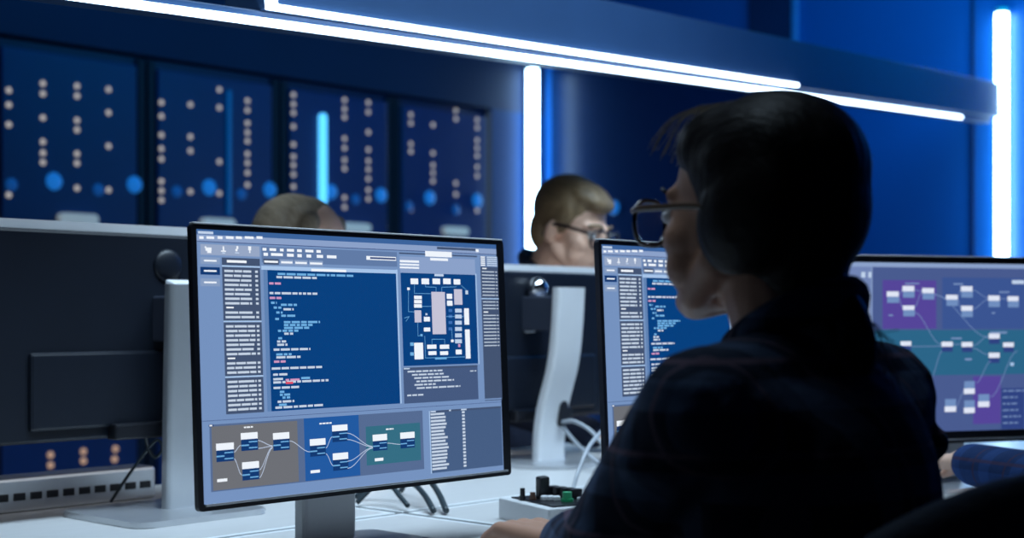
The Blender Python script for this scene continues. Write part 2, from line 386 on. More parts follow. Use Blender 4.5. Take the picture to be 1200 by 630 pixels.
# ------------------------------------------------------------------ screens
UI_COLOURS = [(116,145,190),(58,98,155),(190,208,232),(138,160,200),(238,244,252),(62,80,125),(150,166,196),(134,156,192),(12,55,112),(66,82,112),(165,195,232),(196,210,228),(96,122,165),(0,62,125),(95,130,178),(110,175,225),(205,150,190),(225,80,100),(196,194,214),(60,110,180),(68,88,126),(84,106,145),(108,110,116),(30,88,160),(50,108,130),(190,205,230),(68,92,130),(72,90,142),(112,132,180),(84,68,152),(58,84,145),(42,100,135),(46,66,128),(120,145,190),(112,142,190),(222,228,244)]
UI_APP = '0A137,68,5820,3620;0B137,68,5820,137;0C157,93,397,127;0D137,137,5820,231;0E176,160,244,195;0E289,156,410,189;0E465,149,543,184;0E598,143,722,177;0E760,137,858,172;0E905,131,1051,164;0E1099,123,1200,158;0F137,221,5820,231;0G190,259,1146,399;0E268,302,363,346;0E293,346,358,374;0E256,288,278,312;0E541,278,565,334;0E513,334,593,350;0C529,358,577,374;0E764,267,794,307;0E746,307,780,337;0C738,351,806,365;0E957,264,1005,315;0E971,315,991,354;0H184,430,493,518;0E239,463,438,485;0I180,557,488,657;0E235,596,433,618;0H175,706,483,807;0E230,746,428,768;0J522,426,1144,2481;0E602,456,922,490;0K522,526,1144,548;0L557,586,703,616;0L719,586,844,616;0L860,586,995,616;0L1059,586,1104,616;0L557,647,691,677;0L707,647,827,677;0L843,647,995,677;0L1059,647,1104,677;0L557,708,805,738;0L821,708,995,738;0L1059,708,1104,738;0L557,769,782,799;0L798,769,941,799;0L957,769,995,799;0L1059,769,1104,799;0L557,830,709,860;0L725,830,861,860;0L877,830,995,860;0L1059,830,1104,860;0L557,890,699,920;0L715,890,965,920;0L1059,890,1104,920;0L557,951,792,981;0L808,951,995,981;0L1059,951,1104,981;0L557,1012,787,1042;0L803,1012,942,1042;0L958,1012,995,1042;0L1059,1012,1104,1042;0E572,1073,692,1093;0L557,1134,761,1164;0L777,1134,997,1164;0L1059,1134,1104,1164;0L557,1194,796,1224;0L812,1194,1032,1224;0L1059,1194,1104,1224;0K522,1255,1144,1277;0L557,1316,680,1346;0L696,1316,897,1346;0L913,1316,1032,1346;0L1059,1316,1104,1346;0L557,1377,743,1407;0L759,1377,896,1407;0L912,1377,1032,1407;0L1059,1377,1104,1407;0L557,1438,681,1468;0L697,1438,947,1468;0L963,1438,1032,1468;0L1059,1438,1104,1468;0L557,1499,749,1529;0L765,1499,921,1529;0L937,1499,1032,1529;0L1059,1499,1104,1529;0L557,1559,753,1589;0L769,1559,1012,1589;0L1059,1559,1104,1589;0L557,1620,795,1650;0L811,1620,997,1650;0L1059,1620,1104,1650;0L557,1681,729,1711;0L745,1681,945,1711;0L961,1681,1032,1711;0L1059,1681,1104,1711;0E572,1742,692,1762;0L557,1803,692,1833;0L708,1803,863,1833;0L879,1803,1032,1833;0L1059,1803,1104,1833;0L557,1863,674,1893;0L690,1863,807,1893;0L823,1863,1027,1893;0L1059,1863,1104,1893;0L557,1924,709,1954;0L725,1924,916,1954;0L932,1924,1032,1954;0L1059,1924,1104,1954;0K522,1985,1144,2007;0L557,2046,719,2076;0L735,2046,994,2076;0L1010,2046,1032,2076;0L1059,2046,1104,2076;0L557,2107,729,2137;0L745,2107,886,2137;0L902,2107,1032,2137;0L1059,2107,1104,2137;0L557,2167,709,2197;0L725,2167,888,2197;0L904,2167,1032,2197;0L1059,2167,1104,2197;0L557,2228,715,2258;0L731,2228,925,2258;0L941,2228,1032,2258;0L1059,2228,1104,2258;0L557,2289,682,2319;0L698,2289,818,2319;0L834,2289,978,2319;0L994,2289,1032,2319;0L1059,2289,1104,2319;0L557,2350,760,2380;0L776,2350,921,2380;0L937,2350,1032,2380;0L1059,2350,1104,2380;0L557,2411,694,2441;0L710,2411,889,2441;0L905,2411,1021,2441;0L1059,2411,1104,2441;0M1176,256,3667,471;0E1195,276,1261,314;0E1313,276,1426,313;0E1491,276,1554,314;0E1612,275,1735,312;0E1789,275,1872,313;0E1934,275,2079,311;0E2134,274,2213,313;0E1210,341,1284,383;0E1336,341,1539,379;0E1610,341,1728,382;0E1792,341,1869,384;0E1953,341,2036,384;0E2137,341,2251,383;0E2321,341,2497,382;0J1202,421,1465,499;0E1217,446,1450,474;0H1488,422,1715,502;0E1503,448,1700,476;0H1736,423,1970,503;0E1751,449,1955,477;0H1995,424,2246,505;0E2010,450,2231,478;0E3063,329,3647,384;0F3133,343,3637,370;0K1166,518,3667,572;0N1201,572,3637,2478;0O1201,572,1266,2478;0E2030,538,2670,574;0P1438,607,1571,637;0P1593,607,1751,637;0P1773,607,1938,637;0P1960,607,2098,637;0P2120,607,2285,637;0P2307,607,2359,637;0P2381,607,2466,637;0P2488,607,2654,637;0P2676,607,2802,637;0L1417,651,1516,681;0L1538,651,1701,681;0L1723,651,1848,681;0L1870,651,2018,681;0L2040,651,2125,681;0Q1291,738,1364,768;0Q1386,738,1489,768;0L1291,870,1357,900;0L1379,870,1475,900;0L1497,870,1662,900;0L1684,870,1774,900;0L1796,870,1847,900;0L1869,870,1925,900;0L1947,870,2017,900;0L2039,870,2127,900;0Q1291,935,1384,965;0Q1406,935,1491,965;0P1312,1001,1373,1031;0P1395,1001,1411,1031;0P1480,1027,1581,1057;0P1603,1027,1678,1057;0P1700,1027,1757,1057;0P1354,1066,1410,1096;0P1432,1066,1486,1096;0L1522,1088,1653,1118;0L1675,1088,1698,1118;0P1396,1132,1451,1162;0P1473,1132,1506,1162;0P1480,1176,1560,1206;0P1582,1176,1722,1206;0P1375,1220,1439,1250;0P1522,1263,1635,1293;0P1657,1263,1800,1293;0P1822,1263,1921,1293;0P1943,1263,2112,1293;0P2134,1263,2160,1293;0P1522,1303,1601,1333;0P1623,1303,1722,1333;0P1744,1303,1798,1333;0P1820,1303,1921,1333;0P1943,1303,2023,1333;0P1522,1342,1678,1372;0P1700,1342,1850,1372;0P1872,1342,1962,1372;0P1417,1381,1471,1411;0P1493,1381,1573,1411;0P1595,1381,1674,1411;0P1696,1381,1769,1411;0L1522,1421,1600,1451;0L1622,1421,1676,1451;0P1417,1482,1483,1512;0L1396,1526,1452,1556;0L1474,1526,1550,1556;0L1396,1570,1514,1600;0L1536,1570,1572,1600;0L1333,1635,1431,1665;0L1453,1635,1611,1665;0L1633,1635,1762,1665;0L1784,1635,1929,1665;0L1951,1635,1971,1665;0P1375,1701,1484,1731;0P1506,1701,1567,1731;0P1589,1701,1639,1731;0L1375,1740,1530,1770;0L1552,1740,1710,1770;0L1732,1740,1793,1770;0Q1333,1797,1423,1827;0Q1445,1797,1531,1827;0L1291,1889,1437,1919;0L1459,1889,1586,1919;0L1608,1889,1756,1919;0L1778,1889,1891,1919;0L1913,1889,2042,1919;0L2064,1889,2171,1919;0L1312,1972,1394,2002;0L1416,1972,1554,2002;0L1312,2033,1477,2063;0Q1522,2051,1581,2081;0Q1603,2051,1764,2081;0P1795,2033,1949,2063;0L1312,2077,1442,2107;0L1464,2077,1519,2107;0L1541,2077,1699,2107;0L1721,2077,1787,2107;0L1809,2077,1975,2107;0L1997,2077,2127,2107;0L2149,2077,2206,2107;0L2228,2077,2280,2107;0R1522,2090,1648,2120;0L1312,2151,1430,2181;0L1452,2151,1592,2181;0L1614,2151,1752,2181;0P1417,2208,1493,2238;0P1417,2248,1467,2278;0P1489,2248,1593,2278;0P1459,2287,1510,2317;0P1532,2287,1591,2317;0L1375,2340,1439,2370;0L1461,2340,1608,2370;0L1630,2340,1661,2370;0P1396,2383,1528,2413;0L1333,2418,1449,2448;0L1471,2418,1626,2448;0L1648,2418,1722,2448;0L1744,2418,1875,2448;0L1897,2418,1987,2448;0L2009,2418,2166,2448;0K3637,512,3667,2478;0J3712,257,5377,279;0E4247,218,4815,301;0E4349,314,4728,358;0D3722,315,5322,557;0E3720,368,4114,401;0E3717,421,4112,446;0E3715,465,4110,491;0J4502,147,5348,183;0E5350,155,5415,199;0E4246,236,4796,292;0E4349,319,4728,358;0N3729,557,5322,1933;0K5322,537,5347,1943;0C4428,559,4624,595;0E3927,637,4084,722;0E4152,633,4311,719;0E4384,629,4545,715;0E4609,625,4773,711;0E4837,631,4982,713;0S4350,831,4638,1471;0E4675,857,4794,935;0E4677,961,4796,1040;0S4836,785,5014,1023;0E3989,893,4148,945;0E3986,956,4145,1008;0E3983,1019,4142,1072;0S3985,1111,4125,1291;0E4176,1208,4302,1277;0E4169,1369,4302,1428;0C4847,1084,4993,1144;0C4843,1174,4989,1234;0C4838,1268,4985,1329;0C4833,1365,4980,1426;0C4829,1462,4975,1524;0C4824,1552,4971,1614;0T4706,1090,4784,1134;0T4701,1179,4780,1224;0T4697,1273,4776,1318;0T4692,1370,4771,1415;0E5043,1078,5150,1330;0E5049,1404,5153,1853;0E4831,1711,4962,1783;0E3957,1594,4140,1840;0P3877,1588,3948,1638;0P3871,1733,3942,1782;0E4225,1627,4420,1689;0E4492,1631,4691,1694;0E4247,1725,4416,1782;0E4494,1730,4665,1787;1P7,3877,793,3861,1131,3994,1135;1P7,4003,723,3997,859,4349,860;1P7,4232,720,4231,759,4453,761,4450,830;1P7,4571,828,4574,759,4891,749;1P7,4044,1290,4042,1494,4113,1485;1P7,4143,1052,4340,1051;1P7,4327,1629,4331,1546,4600,1549,4596,1633;1P7,4761,1402,4760,1576,4837,1577;1P7,4180,1495,4182,1824,5028,1825;1P7,3774,1227,3875,1203,3805,1275;1P7,4999,728,5121,802;1P7,4651,1204,4841,1204;1P7,4991,1204,5037,1204;0E3851,774,3902,812;0C5085,802,5144,862;0E4733,1556,4787,1596;0Q4885,1627,4932,1673;0C4212,1154,4252,1184;0P4090,1465,4136,1500;0P4380,1821,4627,1851;0U3719,1958,5301,2507;0J3719,1958,5301,1986;0C3729,1964,3849,1982;0L3805,2006,3958,2030;0L3978,2006,4094,2030;0L4114,2006,4237,2030;0L4257,2006,4321,2030;0L4341,2006,4405,2030;0L4425,2006,4531,2030;0L3893,2056,4011,2080;0L4031,2056,4195,2080;0L4215,2056,4348,2080;0L4368,2056,4445,2080;0L4465,2056,4553,2080;0L3937,2106,4089,2130;0L4109,2106,4232,2130;0L4252,2106,4313,2130;0L4333,2106,4493,2130;0L4513,2106,4663,2130;0L3981,2156,4051,2180;0L4071,2156,4196,2180;0L4216,2156,4322,2180;0L4342,2156,4496,2180;0L4516,2156,4614,2180;0L4634,2156,4722,2180;0L4742,2156,4773,2180;0L3937,2206,4113,2230;0L4133,2206,4204,2230;0L4224,2206,4298,2230;0L4318,2206,4377,2230;0L3981,2256,4147,2280;0L4167,2256,4289,2280;0L4309,2256,4421,2280;0L4441,2256,4604,2280;0L4624,2256,4777,2280;0L4797,2256,4865,2280;0L4885,2256,4905,2280;0L3783,2356,3866,2380;0L3886,2356,3983,2380;0L4003,2356,4113,2380;0L5131,2038,5209,2054;0L5231,2038,5271,2054;0J5442,257,5841,2520;0M5442,257,5841,427;0E5452,263,5552,283;0C5592,263,5826,283;0E5452,295,5552,315;0C5592,295,5826,315;0E5452,327,5552,347;0C5592,327,5826,347;0E5452,359,5552,379;0C5592,359,5826,379;0E5452,391,5552,411;0C5592,391,5826,411;0E5482,442,5582,460;0L5472,494,5761,509;0L5781,494,5821,509;0L5472,547,5761,562;0L5781,547,5821,562;0L5472,600,5761,615;0L5781,600,5821,615;0L5472,652,5761,667;0L5781,652,5821,667;0L5472,705,5761,720;0L5781,705,5821,720;0L5472,758,5761,773;0L5781,758,5821,773;0L5472,810,5761,825;0L5781,810,5821,825;0L5472,863,5761,878;0L5781,863,5821,878;0K5442,916,5841,934;0L5472,968,5761,983;0L5781,968,5821,983;0L5472,1021,5761,1036;0L5781,1021,5821,1036;0L5472,1073,5761,1088;0L5781,1073,5821,1088;0E5482,1126,5582,1144;0L5472,1179,5761,1194;0L5781,1179,5821,1194;0L5472,1231,5761,1246;0L5781,1231,5821,1246;0L5472,1284,5761,1299;0L5781,1284,5821,1299;0L5472,1337,5761,1352;0L5781,1337,5821,1352;0L5472,1389,5761,1404;0L5781,1389,5821,1404;0L5472,1442,5761,1457;0L5781,1442,5821,1457;0L5472,1495,5761,1510;0L5781,1495,5821,1510;0L5472,1547,5761,1562;0L5781,1547,5821,1562;0L5472,1600,5761,1615;0L5781,1600,5821,1615;0L5472,1653,5761,1668;0L5781,1653,5821,1668;0A137,2486,5820,2508;0F137,2548,5820,2554;0V251,2602,4083,3470;0I241,2598,311,2628;0E251,2604,296,2622;0W281,2627,1699,3455;0X1816,2602,2817,3460;0Y2945,2779,4022,3333;1Z9,624,2981,638,2978,652,2969,666,2956,681,2940,695,2925,709,2911,723,2902,737,2899;1Z9,621,3062,637,3072,652,3098,667,3134,682,3175,696,3216,711,3252,726,3278,742,3288;1Z9,1019,2853,1049,2858,1079,2868,1109,2881,1139,2895,1169,2910,1200,2923,1230,2933,1261,2938;1Z9,1015,2957,1046,2957,1076,2956,1107,2954,1137,2951,1168,2948,1199,2945,1230,2944,1261,2945;1Z9,1024,3247,1052,3236,1081,3203,1111,3156,1141,3102,1172,3047,1202,3000,1231,2967,1260,2956;1Z9,1020,3350,1048,3335,1078,3292,1108,3230,1139,3159,1170,3088,1201,3025,1231,2982,1260,2967;1Z9,1554,2892,1598,2901,1641,2921,1684,2948,1727,2978,1771,3009,1814,3036,1858,3056,1903,3066;1Z9,2195,3030,2209,3024,2224,3008,2238,2985,2253,2958,2268,2931,2282,2908,2297,2891,2311,2886;1Z9,2192,3113,2208,3121,2224,3141,2240,3169,2255,3200,2270,3232,2286,3259,2302,3279,2318,3288;0I344,2941,626,3091;0E344,2852,626,2941;0P471,2971,612,2986;0P344,3010,471,3028;0P471,3049,612,3064;0I743,2825,1020,2975;0E743,2739,1020,2825;0P868,2855,1006,2870;0P743,2894,868,2912;0P868,2933,1006,2948;0I1275,2859,1555,3009;0E1275,2771,1555,2859;0P1401,2889,1541,2904;0P1275,2928,1401,2946;0P1401,2967,1541,2982;0I748,3214,1025,3364;0E748,3124,1025,3214;0P872,3244,1011,3259;0P748,3283,872,3301;0P872,3322,1011,3337;0I1910,2984,2191,3134;0E1910,2894,2191,2984;0P2036,3014,2177,3029;0P1910,3053,2036,3071;0P2036,3092,2177,3107;0I2317,2810,2602,2960;0E2317,2725,2602,2810;0P2445,2840,2588,2855;0P2317,2879,2445,2897;0P2445,2918,2588,2933;0I2313,3210,2597,3360;0E2313,3117,2597,3210;0P2441,3240,2583,3255;0P2313,3279,2441,3297;0P2441,3318,2583,3333;0E799,2657,834,2677;0E844,2657,900,2677;0E910,2657,946,2677;0E2092,2679,2137,2699;0E2147,2679,2202,2699;0E2212,2679,2262,2699;0E2272,2679,2312,2699;0E346,3311,507,3350;0E1907,3321,2074,3361;1Z9,2592,2849,2650,2861,2709,2886,2767,2919,2825,2958,2883,2996,2942,3031,3001,3056,3061,3068;1Z9,2588,2939,2647,2947,2705,2963,2764,2984,2823,3007,2882,3030,2941,3051,3001,3067,3061,3076;1Z9,2582,3244,2641,3240,2700,3223,2759,3197,2819,3166,2880,3135,2940,3108,3001,3090,3061,3086;1Z9,2578,3344,2637,3336,2696,3308,2756,3267,2817,3219,2878,3170,2939,3128,3000,3100,3060,3091;1Z9,3350,3039,3382,3042,3414,3046,3446,3051,3478,3056,3510,3062,3542,3067,3574,3071,3606,3074;0I3072,2995,3352,3135;0E3072,2903,3352,2995;0P3198,3023,3338,3037;0P3072,3060,3198,3076;0P3198,3096,3338,3110;0I3614,2996,3905,3136;0E3614,2905,3905,2996;0P3745,3024,3890,3038;0P3614,3061,3745,3077;0P3745,3097,3890,3111;0E3335,2829,3392,2849;0E3402,2829,3453,2849;0E3463,2829,3485,2849;0E3099,3242,3266,3285;0a4241,2617,5804,3545;0K4219,2617,4241,3550;0J4241,2617,5804,2645;0C4249,2619,4361,2641;0C4641,2619,4681,2641;0C4901,2619,5021,2641;0L4249,2655,4542,2686;0L4921,2655,4981,2686;0L4249,2706,4566,2737;0L4921,2706,4981,2737;0L4249,2757,4560,2789;0L4921,2757,4981,2789;0L4249,2808,4583,2840;0L4921,2808,4981,2840;0L4249,2859,4560,2891;0L4921,2859,4981,2891;0L4249,2910,4519,2942;0L4921,2910,4981,2942;0L4249,2961,4536,2993;0L4921,2961,4981,2993;0L4249,3012,4596,3044;0L4921,3012,4981,3044;0L4249,3063,4547,3095;0L4921,3063,4981,3095;0L4249,3115,4588,3146;0L4921,3115,4981,3146;0L4249,3166,4610,3197;0L4921,3166,4981,3197;0L4249,3217,4574,3248;0L4921,3217,4981,3248;0L4249,3268,4579,3299;0L4921,3268,4981,3299;0L4249,3319,4572,3351;0L4921,3319,4981,3351;0L4249,3370,4543,3402;0L4921,3370,4981,3402;0L4249,3421,4603,3453;0L4921,3421,4981,3453;0L4249,3472,4558,3504;0L4921,3472,4981,3504'
UI_GRAPH = '0b75,123,5925,3468;0D75,123,5925,213;0c75,213,708,3468;0C288,723,648,751;0C288,783,648,811;0C288,843,648,871;0C288,903,648,931;0C288,963,648,991;0C288,1023,648,1051;0C288,1083,648,1111;0C288,1143,648,1171;0C288,1203,648,1231;0C288,1263,648,1291;0C288,1323,648,1351;0C288,1383,648,1411;0C288,1443,648,1471;0C288,1503,648,1531;0C288,1563,648,1591;0C288,1623,648,1651;0C288,1683,648,1711;0C288,1743,648,1771;0C458,313,548,423;0C618,313,708,423;0D682,213,708,3468;0d941,465,2183,1421;0e2323,403,4293,1428;0f727,1450,5625,2348;0d3052,2383,3720,3342;0g3730,2634,4293,3460;1h12,1308,775,1319,770,1330,757,1340,738,1351,716,1362,695,1372,676,1383,662,1394,657;1h12,1308,804,1319,813,1330,834,1340,865,1351,900,1362,935,1372,965,1383,987,1394,995;1h12,1666,656,1689,657,1711,660,1734,665,1757,670,1780,675,1803,680,1826,683,1849,684;1h12,1666,1009,1689,996,1711,963,1734,916,1757,862,1780,807,1803,760,1826,727,1849,714;1h12,2127,742,2162,745,2197,753,2232,765,2267,778,2302,792,2337,804,2372,812,2407,815;1h12,2682,814,2692,807,2701,788,2711,762,2721,732,2731,702,2740,675,2750,657,2760,650;1h12,2682,829,2692,836,2701,857,2711,885,2721,918,2731,951,2740,979,2750,1000,2760,1007;1h12,3037,648,3084,655,3130,673,3177,699,3224,729,3271,759,3318,786,3365,804,3412,811;1h12,3037,1037,3084,1028,3130,1006,3177,975,3224,939,3271,903,3318,872,3365,850,3412,841;1h12,3690,825,3714,825,3738,825,3762,825,3786,825,3810,825,3834,824,3858,824,3882,824;1h12,2127,742,2288,778,2449,875,2610,1013,2772,1171,2935,1330,3098,1470,3262,1569,3427,1607;1h12,1669,1097,1746,1124,1822,1196,1899,1298,1976,1415,2053,1532,2130,1634,2207,1706,2285,1734;1h12,1597,1774,1684,1774,1772,1774,1860,1774,1948,1773,2036,1773,2125,1773,2213,1773,2302,1773;1h12,3037,1769,3085,1761,3134,1740,3183,1709,3231,1673,3280,1638,3329,1607,3378,1585,3427,1577;1h12,3037,1814,3085,1820,3134,1836,3183,1858,3231,1883,3280,1908,3329,1930,3378,1946,3427,1952;1h12,2566,1736,2592,1736,2618,1737,2645,1737,2671,1737,2698,1737,2724,1737,2751,1737,2778,1738;0i1045,791,1315,913;0j1035,689,1308,790;0i1404,687,1673,809;0j1394,578,1666,685;0i1859,720,2134,843;0j1849,619,2127,718;0i1411,1053,1676,1177;0j1401,965,1669,1053;0i2418,844,2689,969;0j2407,750,2682,844;0i2770,679,3044,803;0j2760,575,3037,678;0i2778,1067,3044,1192;0j2767,968,3037,1067;0i3423,865,3697,991;0j3412,760,3690,864;0i3893,870,4159,996;0j3882,773,4151,869;0g1360,1758,1597,1862;0j1349,1669,1597,1759;0g2313,1779,2566,1885;0j2302,1684,2566,1781;0g2788,1788,3037,1895;0j2778,1693,3037,1790;0g3437,1628,3690,1735;0j3427,1526,3690,1629;0g3784,1799,4035,1906;0j3773,1708,4035,1800;0g3437,2012,3690,2120;0j3427,1913,3690,2015;0h1452,516,1780,543;0h2583,517,2813,548;0h3679,674,3925,703;0h3455,1487,3871,1525;0h2530,1602,2778,1633;0h1076,1142,1178,1171;0h3499,1096,3582,1126;0C3991,446,4294,520;1h12,2319,1871,2286,1893,2253,1953,2219,2039,2186,2136,2153,2234,2119,2318,2086,2378,2053,2401;1h12,3481,2077,3437,2095,3393,2145,3349,2215,3305,2296,3261,2376,3217,2446,3173,2496,3130,2514;1h12,4114,1885,4034,1924,3955,2028,3876,2175,3797,2343,3718,2511,3639,2657,3560,2760,3481,2798;1h12,2638,3010,2662,2996,2686,2960,2710,2908,2734,2849,2758,2790,2783,2738,2807,2702,2831,2688;0i2842,2477,3091,2628;0j2831,2623,3091,2732;0i3180,2744,3442,2896;0j3169,2890,3442,3001;0i2388,2826,2646,2977;0j2377,2972,2646,3081;0i2842,2861,3091,3013;0j2831,3007,3091,3117;0K3947,2115,4034,2182;0h2858,2018,3021,2059;0h3770,2674,3861,2700;0h3891,2674,4038,2700;0h4068,2674,4206,2700;0h4236,2674,4358,2700;0h4388,2674,4435,2700;0h3770,2804,3908,2830;0h3938,2804,4034,2830;0h4064,2804,4127,2830;0h3770,2934,3839,2960;0h3869,2934,3943,2960;0h3973,2934,4114,2960;0h3770,3064,3921,3090;0h3951,3064,4048,3090;0h4078,3064,4141,3090;0h3770,3194,3893,3220;0h3923,3194,3992,3220;0h4022,3194,4122,3220;0h4152,3194,4211,3220;0h3770,3324,3896,3350;0h3926,3324,4019,3350;0h4049,3324,4139,3350;0j4393,673,4553,763;0j4653,823,4813,913;0j4913,973,5073,1063'
def screen_mesh(data):                     # the picture on a screen: flat patches of light, laid in layers
    bm = bmesh.new(); rects = []
    for tok in data.split(';'):
        kind = tok[0]; ch = tok[1]; ci = ord(ch)-65 if ch.isupper() else ord(ch)-97+26
        v = [int(q)*1e-4 for q in tok[2:].split(',')]
        polys = []
        if kind == '0':
            bb = v; polys.append([(v[0], v[1]), (v[2], v[1]), (v[2], v[3]), (v[0], v[3])])
        else:
            hw = v[0]/2; P = [Vector((v[i], v[i+1])) for i in range(1, len(v), 2)]
            for a, b in zip(P, P[1:]):
                d = b-a
                if d.length < 1e-5: continue
                d.normalize(); s = Vector((-d.y, d.x))*hw; e = d*hw*0.6
                polys.append([a+s-e, b+s+e, b-s+e, a-s-e])
            bb = [min(p.x for p in P), min(p.y for p in P), max(p.x for p in P), max(p.y for p in P)]
        lev = 0
        for (q, l) in rects:
            if q[0] < bb[2] and q[2] > bb[0] and q[1] < bb[3] and q[3] > bb[1]: lev = max(lev, l+1)
        rects.append((bb, lev))
        for pl in polys:
            f = bm.faces.new([bm.verts.new((x-0.30, -0.0006-0.00014*lev, 0.371-y)) for x, y in pl]); f.material_index = ci
    for f in bm.faces:
        f.normal_update()
        if f.normal.y > 0: f.normal_flip()
    return bm
UIM = []
for i, c in enumerate(UI_COLOURS):
    UIM.append(mat('screen_light', (0.01, 0.01, 0.012), 0.25, emit=lin(c), strength=SCREEN, noise=0.05))

def stand(t, panel_y, neck, top_z, wd=0.095, th=0.026, base=(0.27, 0.25), lean=None, slot=False, nx=0.0):
    # neck: (height, forward offset) pairs from the base up; forward is -y
    bm = bmesh.new(); pts = smoothpath([Vector((nx, -e, z)) for z, e in neck], 8)
    rings = []
    for p in pts:
        rings.append([bm.verts.new((p.x+x, p.y+y, p.z)) for x, y in rrect(wd, th, th*0.35, 4)])
    n = len(rings[0])
    for A, B in zip(rings, rings[1:]):
        for k in range(n): bm.faces.new((A[k], A[(k+1) % n], B[(k+1) % n], B[k]))
    bm.faces.new(rings[0][::-1]); bm.faces.new(rings[-1])
    nk = obj('neck', bm, M['palesilver' if slot else 'silver'], t)
    bm = bmesh.new(); prism(bm, rrect(base[0], base[1], 0.03 if not slot else 0.1, 8), 0, 0.010)
    bm.transform(Matrix.Rotation(math.pi/2, 4, 'X')); bmesh.ops.bevel(bm, geom=[e for e in bm.edges if abs(e.verts[0].co.z-e.verts[1].co.z) < 1e-6], offset=0.002, segments=2, affect='EDGES')
    obj('base', bm, M['silver'], t)
    return nk
def front_monitor(label, X, Y, yaw, zb, tilt, data, group):
    t = thing('monitor', label, 'monitor', (X, Y, DESK+0.0004), yaw, group)
    T = Matrix.Translation((0, 0, zb-DESK)) @ Matrix.Rotation(-tilt, 4, 'X')
    bm = bmesh.new(); prism(bm, rrect(0.594, 0.371, 0.006, 4, 0.003, 0.1855), 0.0, 0.009)
    box(bm, (0, 0.030, 0.18), (0.40, 0.045, 0.25), 0.014); bm.transform(T); obj('housing', bm, M['black'], t)
    bm = bmesh.new(); box(bm, (0.003, 0.004, 0.3722), (0.588, 0.010, 0.0026), 0.0008); bm.transform(T); obj('top_trim', bm, M['palesilver'], t)
    bm = bmesh.new(); box(bm, (0.003, -0.0016, 0.0075), (0.575, 0.003, 0.003), 0.0006); bm.transform(T); obj('chin_trim', bm, M['silver'], t)
    bm = data.copy(); bm.transform(T); obj('screen', bm, UIM, t)
    bm = bmesh.new(); box(bm, (0, 0.065, 0.18), (0.09, 0.05, 0.07), 0.006); bm.transform(T); obj('hinge', bm, M['standdark'], t)
    bm = bmesh.new(); box(bm, (0, 0.098, 0.175), (0.10, 0.026, 0.33), 0.006); obj('neck', bm, M['palesilver'], t)
    bm = bmesh.new(); prism(bm, rrect(0.27, 0.24, 0.02, 6), 0, 0.010); bm.transform(Matrix.Translation((0, 0.03, 0)) @ Matrix.Rotation(math.pi/2, 4, 'X')); obj('base', bm, M['silver'], t)
    return t
app = screen_mesh(UI_APP); graph = screen_mesh(UI_GRAPH)
GRP = 'monitors with lit screens on the front desks'
front_monitor('large black monitor in front showing code, circuit layout and node diagram', -0.203, 2.076, 0.8322, 0.8371, 0.0473, app, GRP)
front_monitor('black monitor with code screen partly hidden by the dark-haired woman', 0.346, 2.482, 0.832, 0.8371, 0.0473, app, GRP)
front_monitor('black monitor at right edge showing a purple and green node graph', 0.92, 2.91, 0.336, 0.834, 0.0, graph, GRP)

def back_monitor(label, p, zb, zt, neck, dome, chrome, slot, nx):
    t = thing('monitor', label, 'monitor', (p[0], p[1], DESK+0.0004), TH, 'monitors seen from behind on the far desks')
    PY = 0.055; WD = 0.74; H = zt-zb; z0 = zb-DESK; zc_ = z0+H/2
    bm = bmesh.new(); prism(bm, rrect(WD, H, 0.008, 4, 0, zc_), PY+0.002, PY+0.028); obj('frame', bm, M['palesilver'], t)
    bm = bmesh.new(); box(bm, (0, PY+0.006, zc_-0.0075), (WD-0.008, 0.020, H-0.015), 0.006)
    # stepped lower hump of the shell
    box(bm, (0.0, PY-0.002, z0+0.085), (WD*0.62, 0.020, 0.13), 0.006); obj('back_shell', bm, M['backshell'], t)
    bm = bmesh.new(); box(bm, (0, PY+0.0285, zc_), (WD-0.02, 0.001, H-0.02)); obj('screen', bm, UIM[4], t)
    bm = bmesh.new(); box(bm, (0.02, PY-0.012, z0+0.012), (0.20, 0.03, 0.028), 0.004); obj('port_cover', bm, M['black'], t)
    bm = bmesh.new(); ell(bm, (dome[0], PY-0.004 if not chrome else PY-0.022, dome[1]), (dome[2], dome[2]*(0.35 if not chrome else 1.0), dome[2])); obj('round_cap', bm, M['chrome'] if chrome else M['backshell'], t, True, 'round chrome cap' if chrome else None)
    bm = bmesh.new(); box(bm, (nx-0.015, PY-0.010, zc_+0.03), (0.022, 0.016, 0.014), 0.002); obj('white_badge', bm, M['white'], t)
    nz = neck[-1][0]; ny = -neck[-1][1]
    bm = bmesh.new(); box(bm, (nx, (ny+PY)/2, nz-0.06), (0.07, max(0.02, PY-ny-0.0), 0.08), 0.004); obj('hinge', bm, M['standdark'], t)
    nk = stand(t, PY, neck, nz, slot=slot, nx=nx)
    if slot:
        bm = bmesh.new(); prism(bm, rrect(0.026, 0.062, 0.0125, 6, 0.022, 0.115), -0.030, 0.004); obj('cable_slot', bm, M['black'], nk)
    else:
        bm = bmesh.new(); box(bm, (nx, -0.008, nz+0.001), (0.085, 0.024, 0.010), 0.003, rot=(0.25, 0, 0)); obj('neck_cap', bm, M['white'], nk)
    return t
back_monitor('dark back of the wide monitor on a straight silver stand at left', (-0.600, 2.51), 0.878, 1.247,
             [(0.0, 0.0), (0.2, 0.004), (0.398, 0.010)], (0.040, 1.177-DESK, 0.030), False, False, 0.044)
back_monitor('dark back of the monitor on a curved silver stand behind the control box', (0.085, 3.37), 0.845, 1.207,
             [(0.0, 0.0), (0.06, 0.001), (0.13, 0.012), (0.23, 0.043), (0.32, 0.056), (0.408, 0.062)], (-0.003, 1.152-DESK, 0.026), True, True, 0.0)

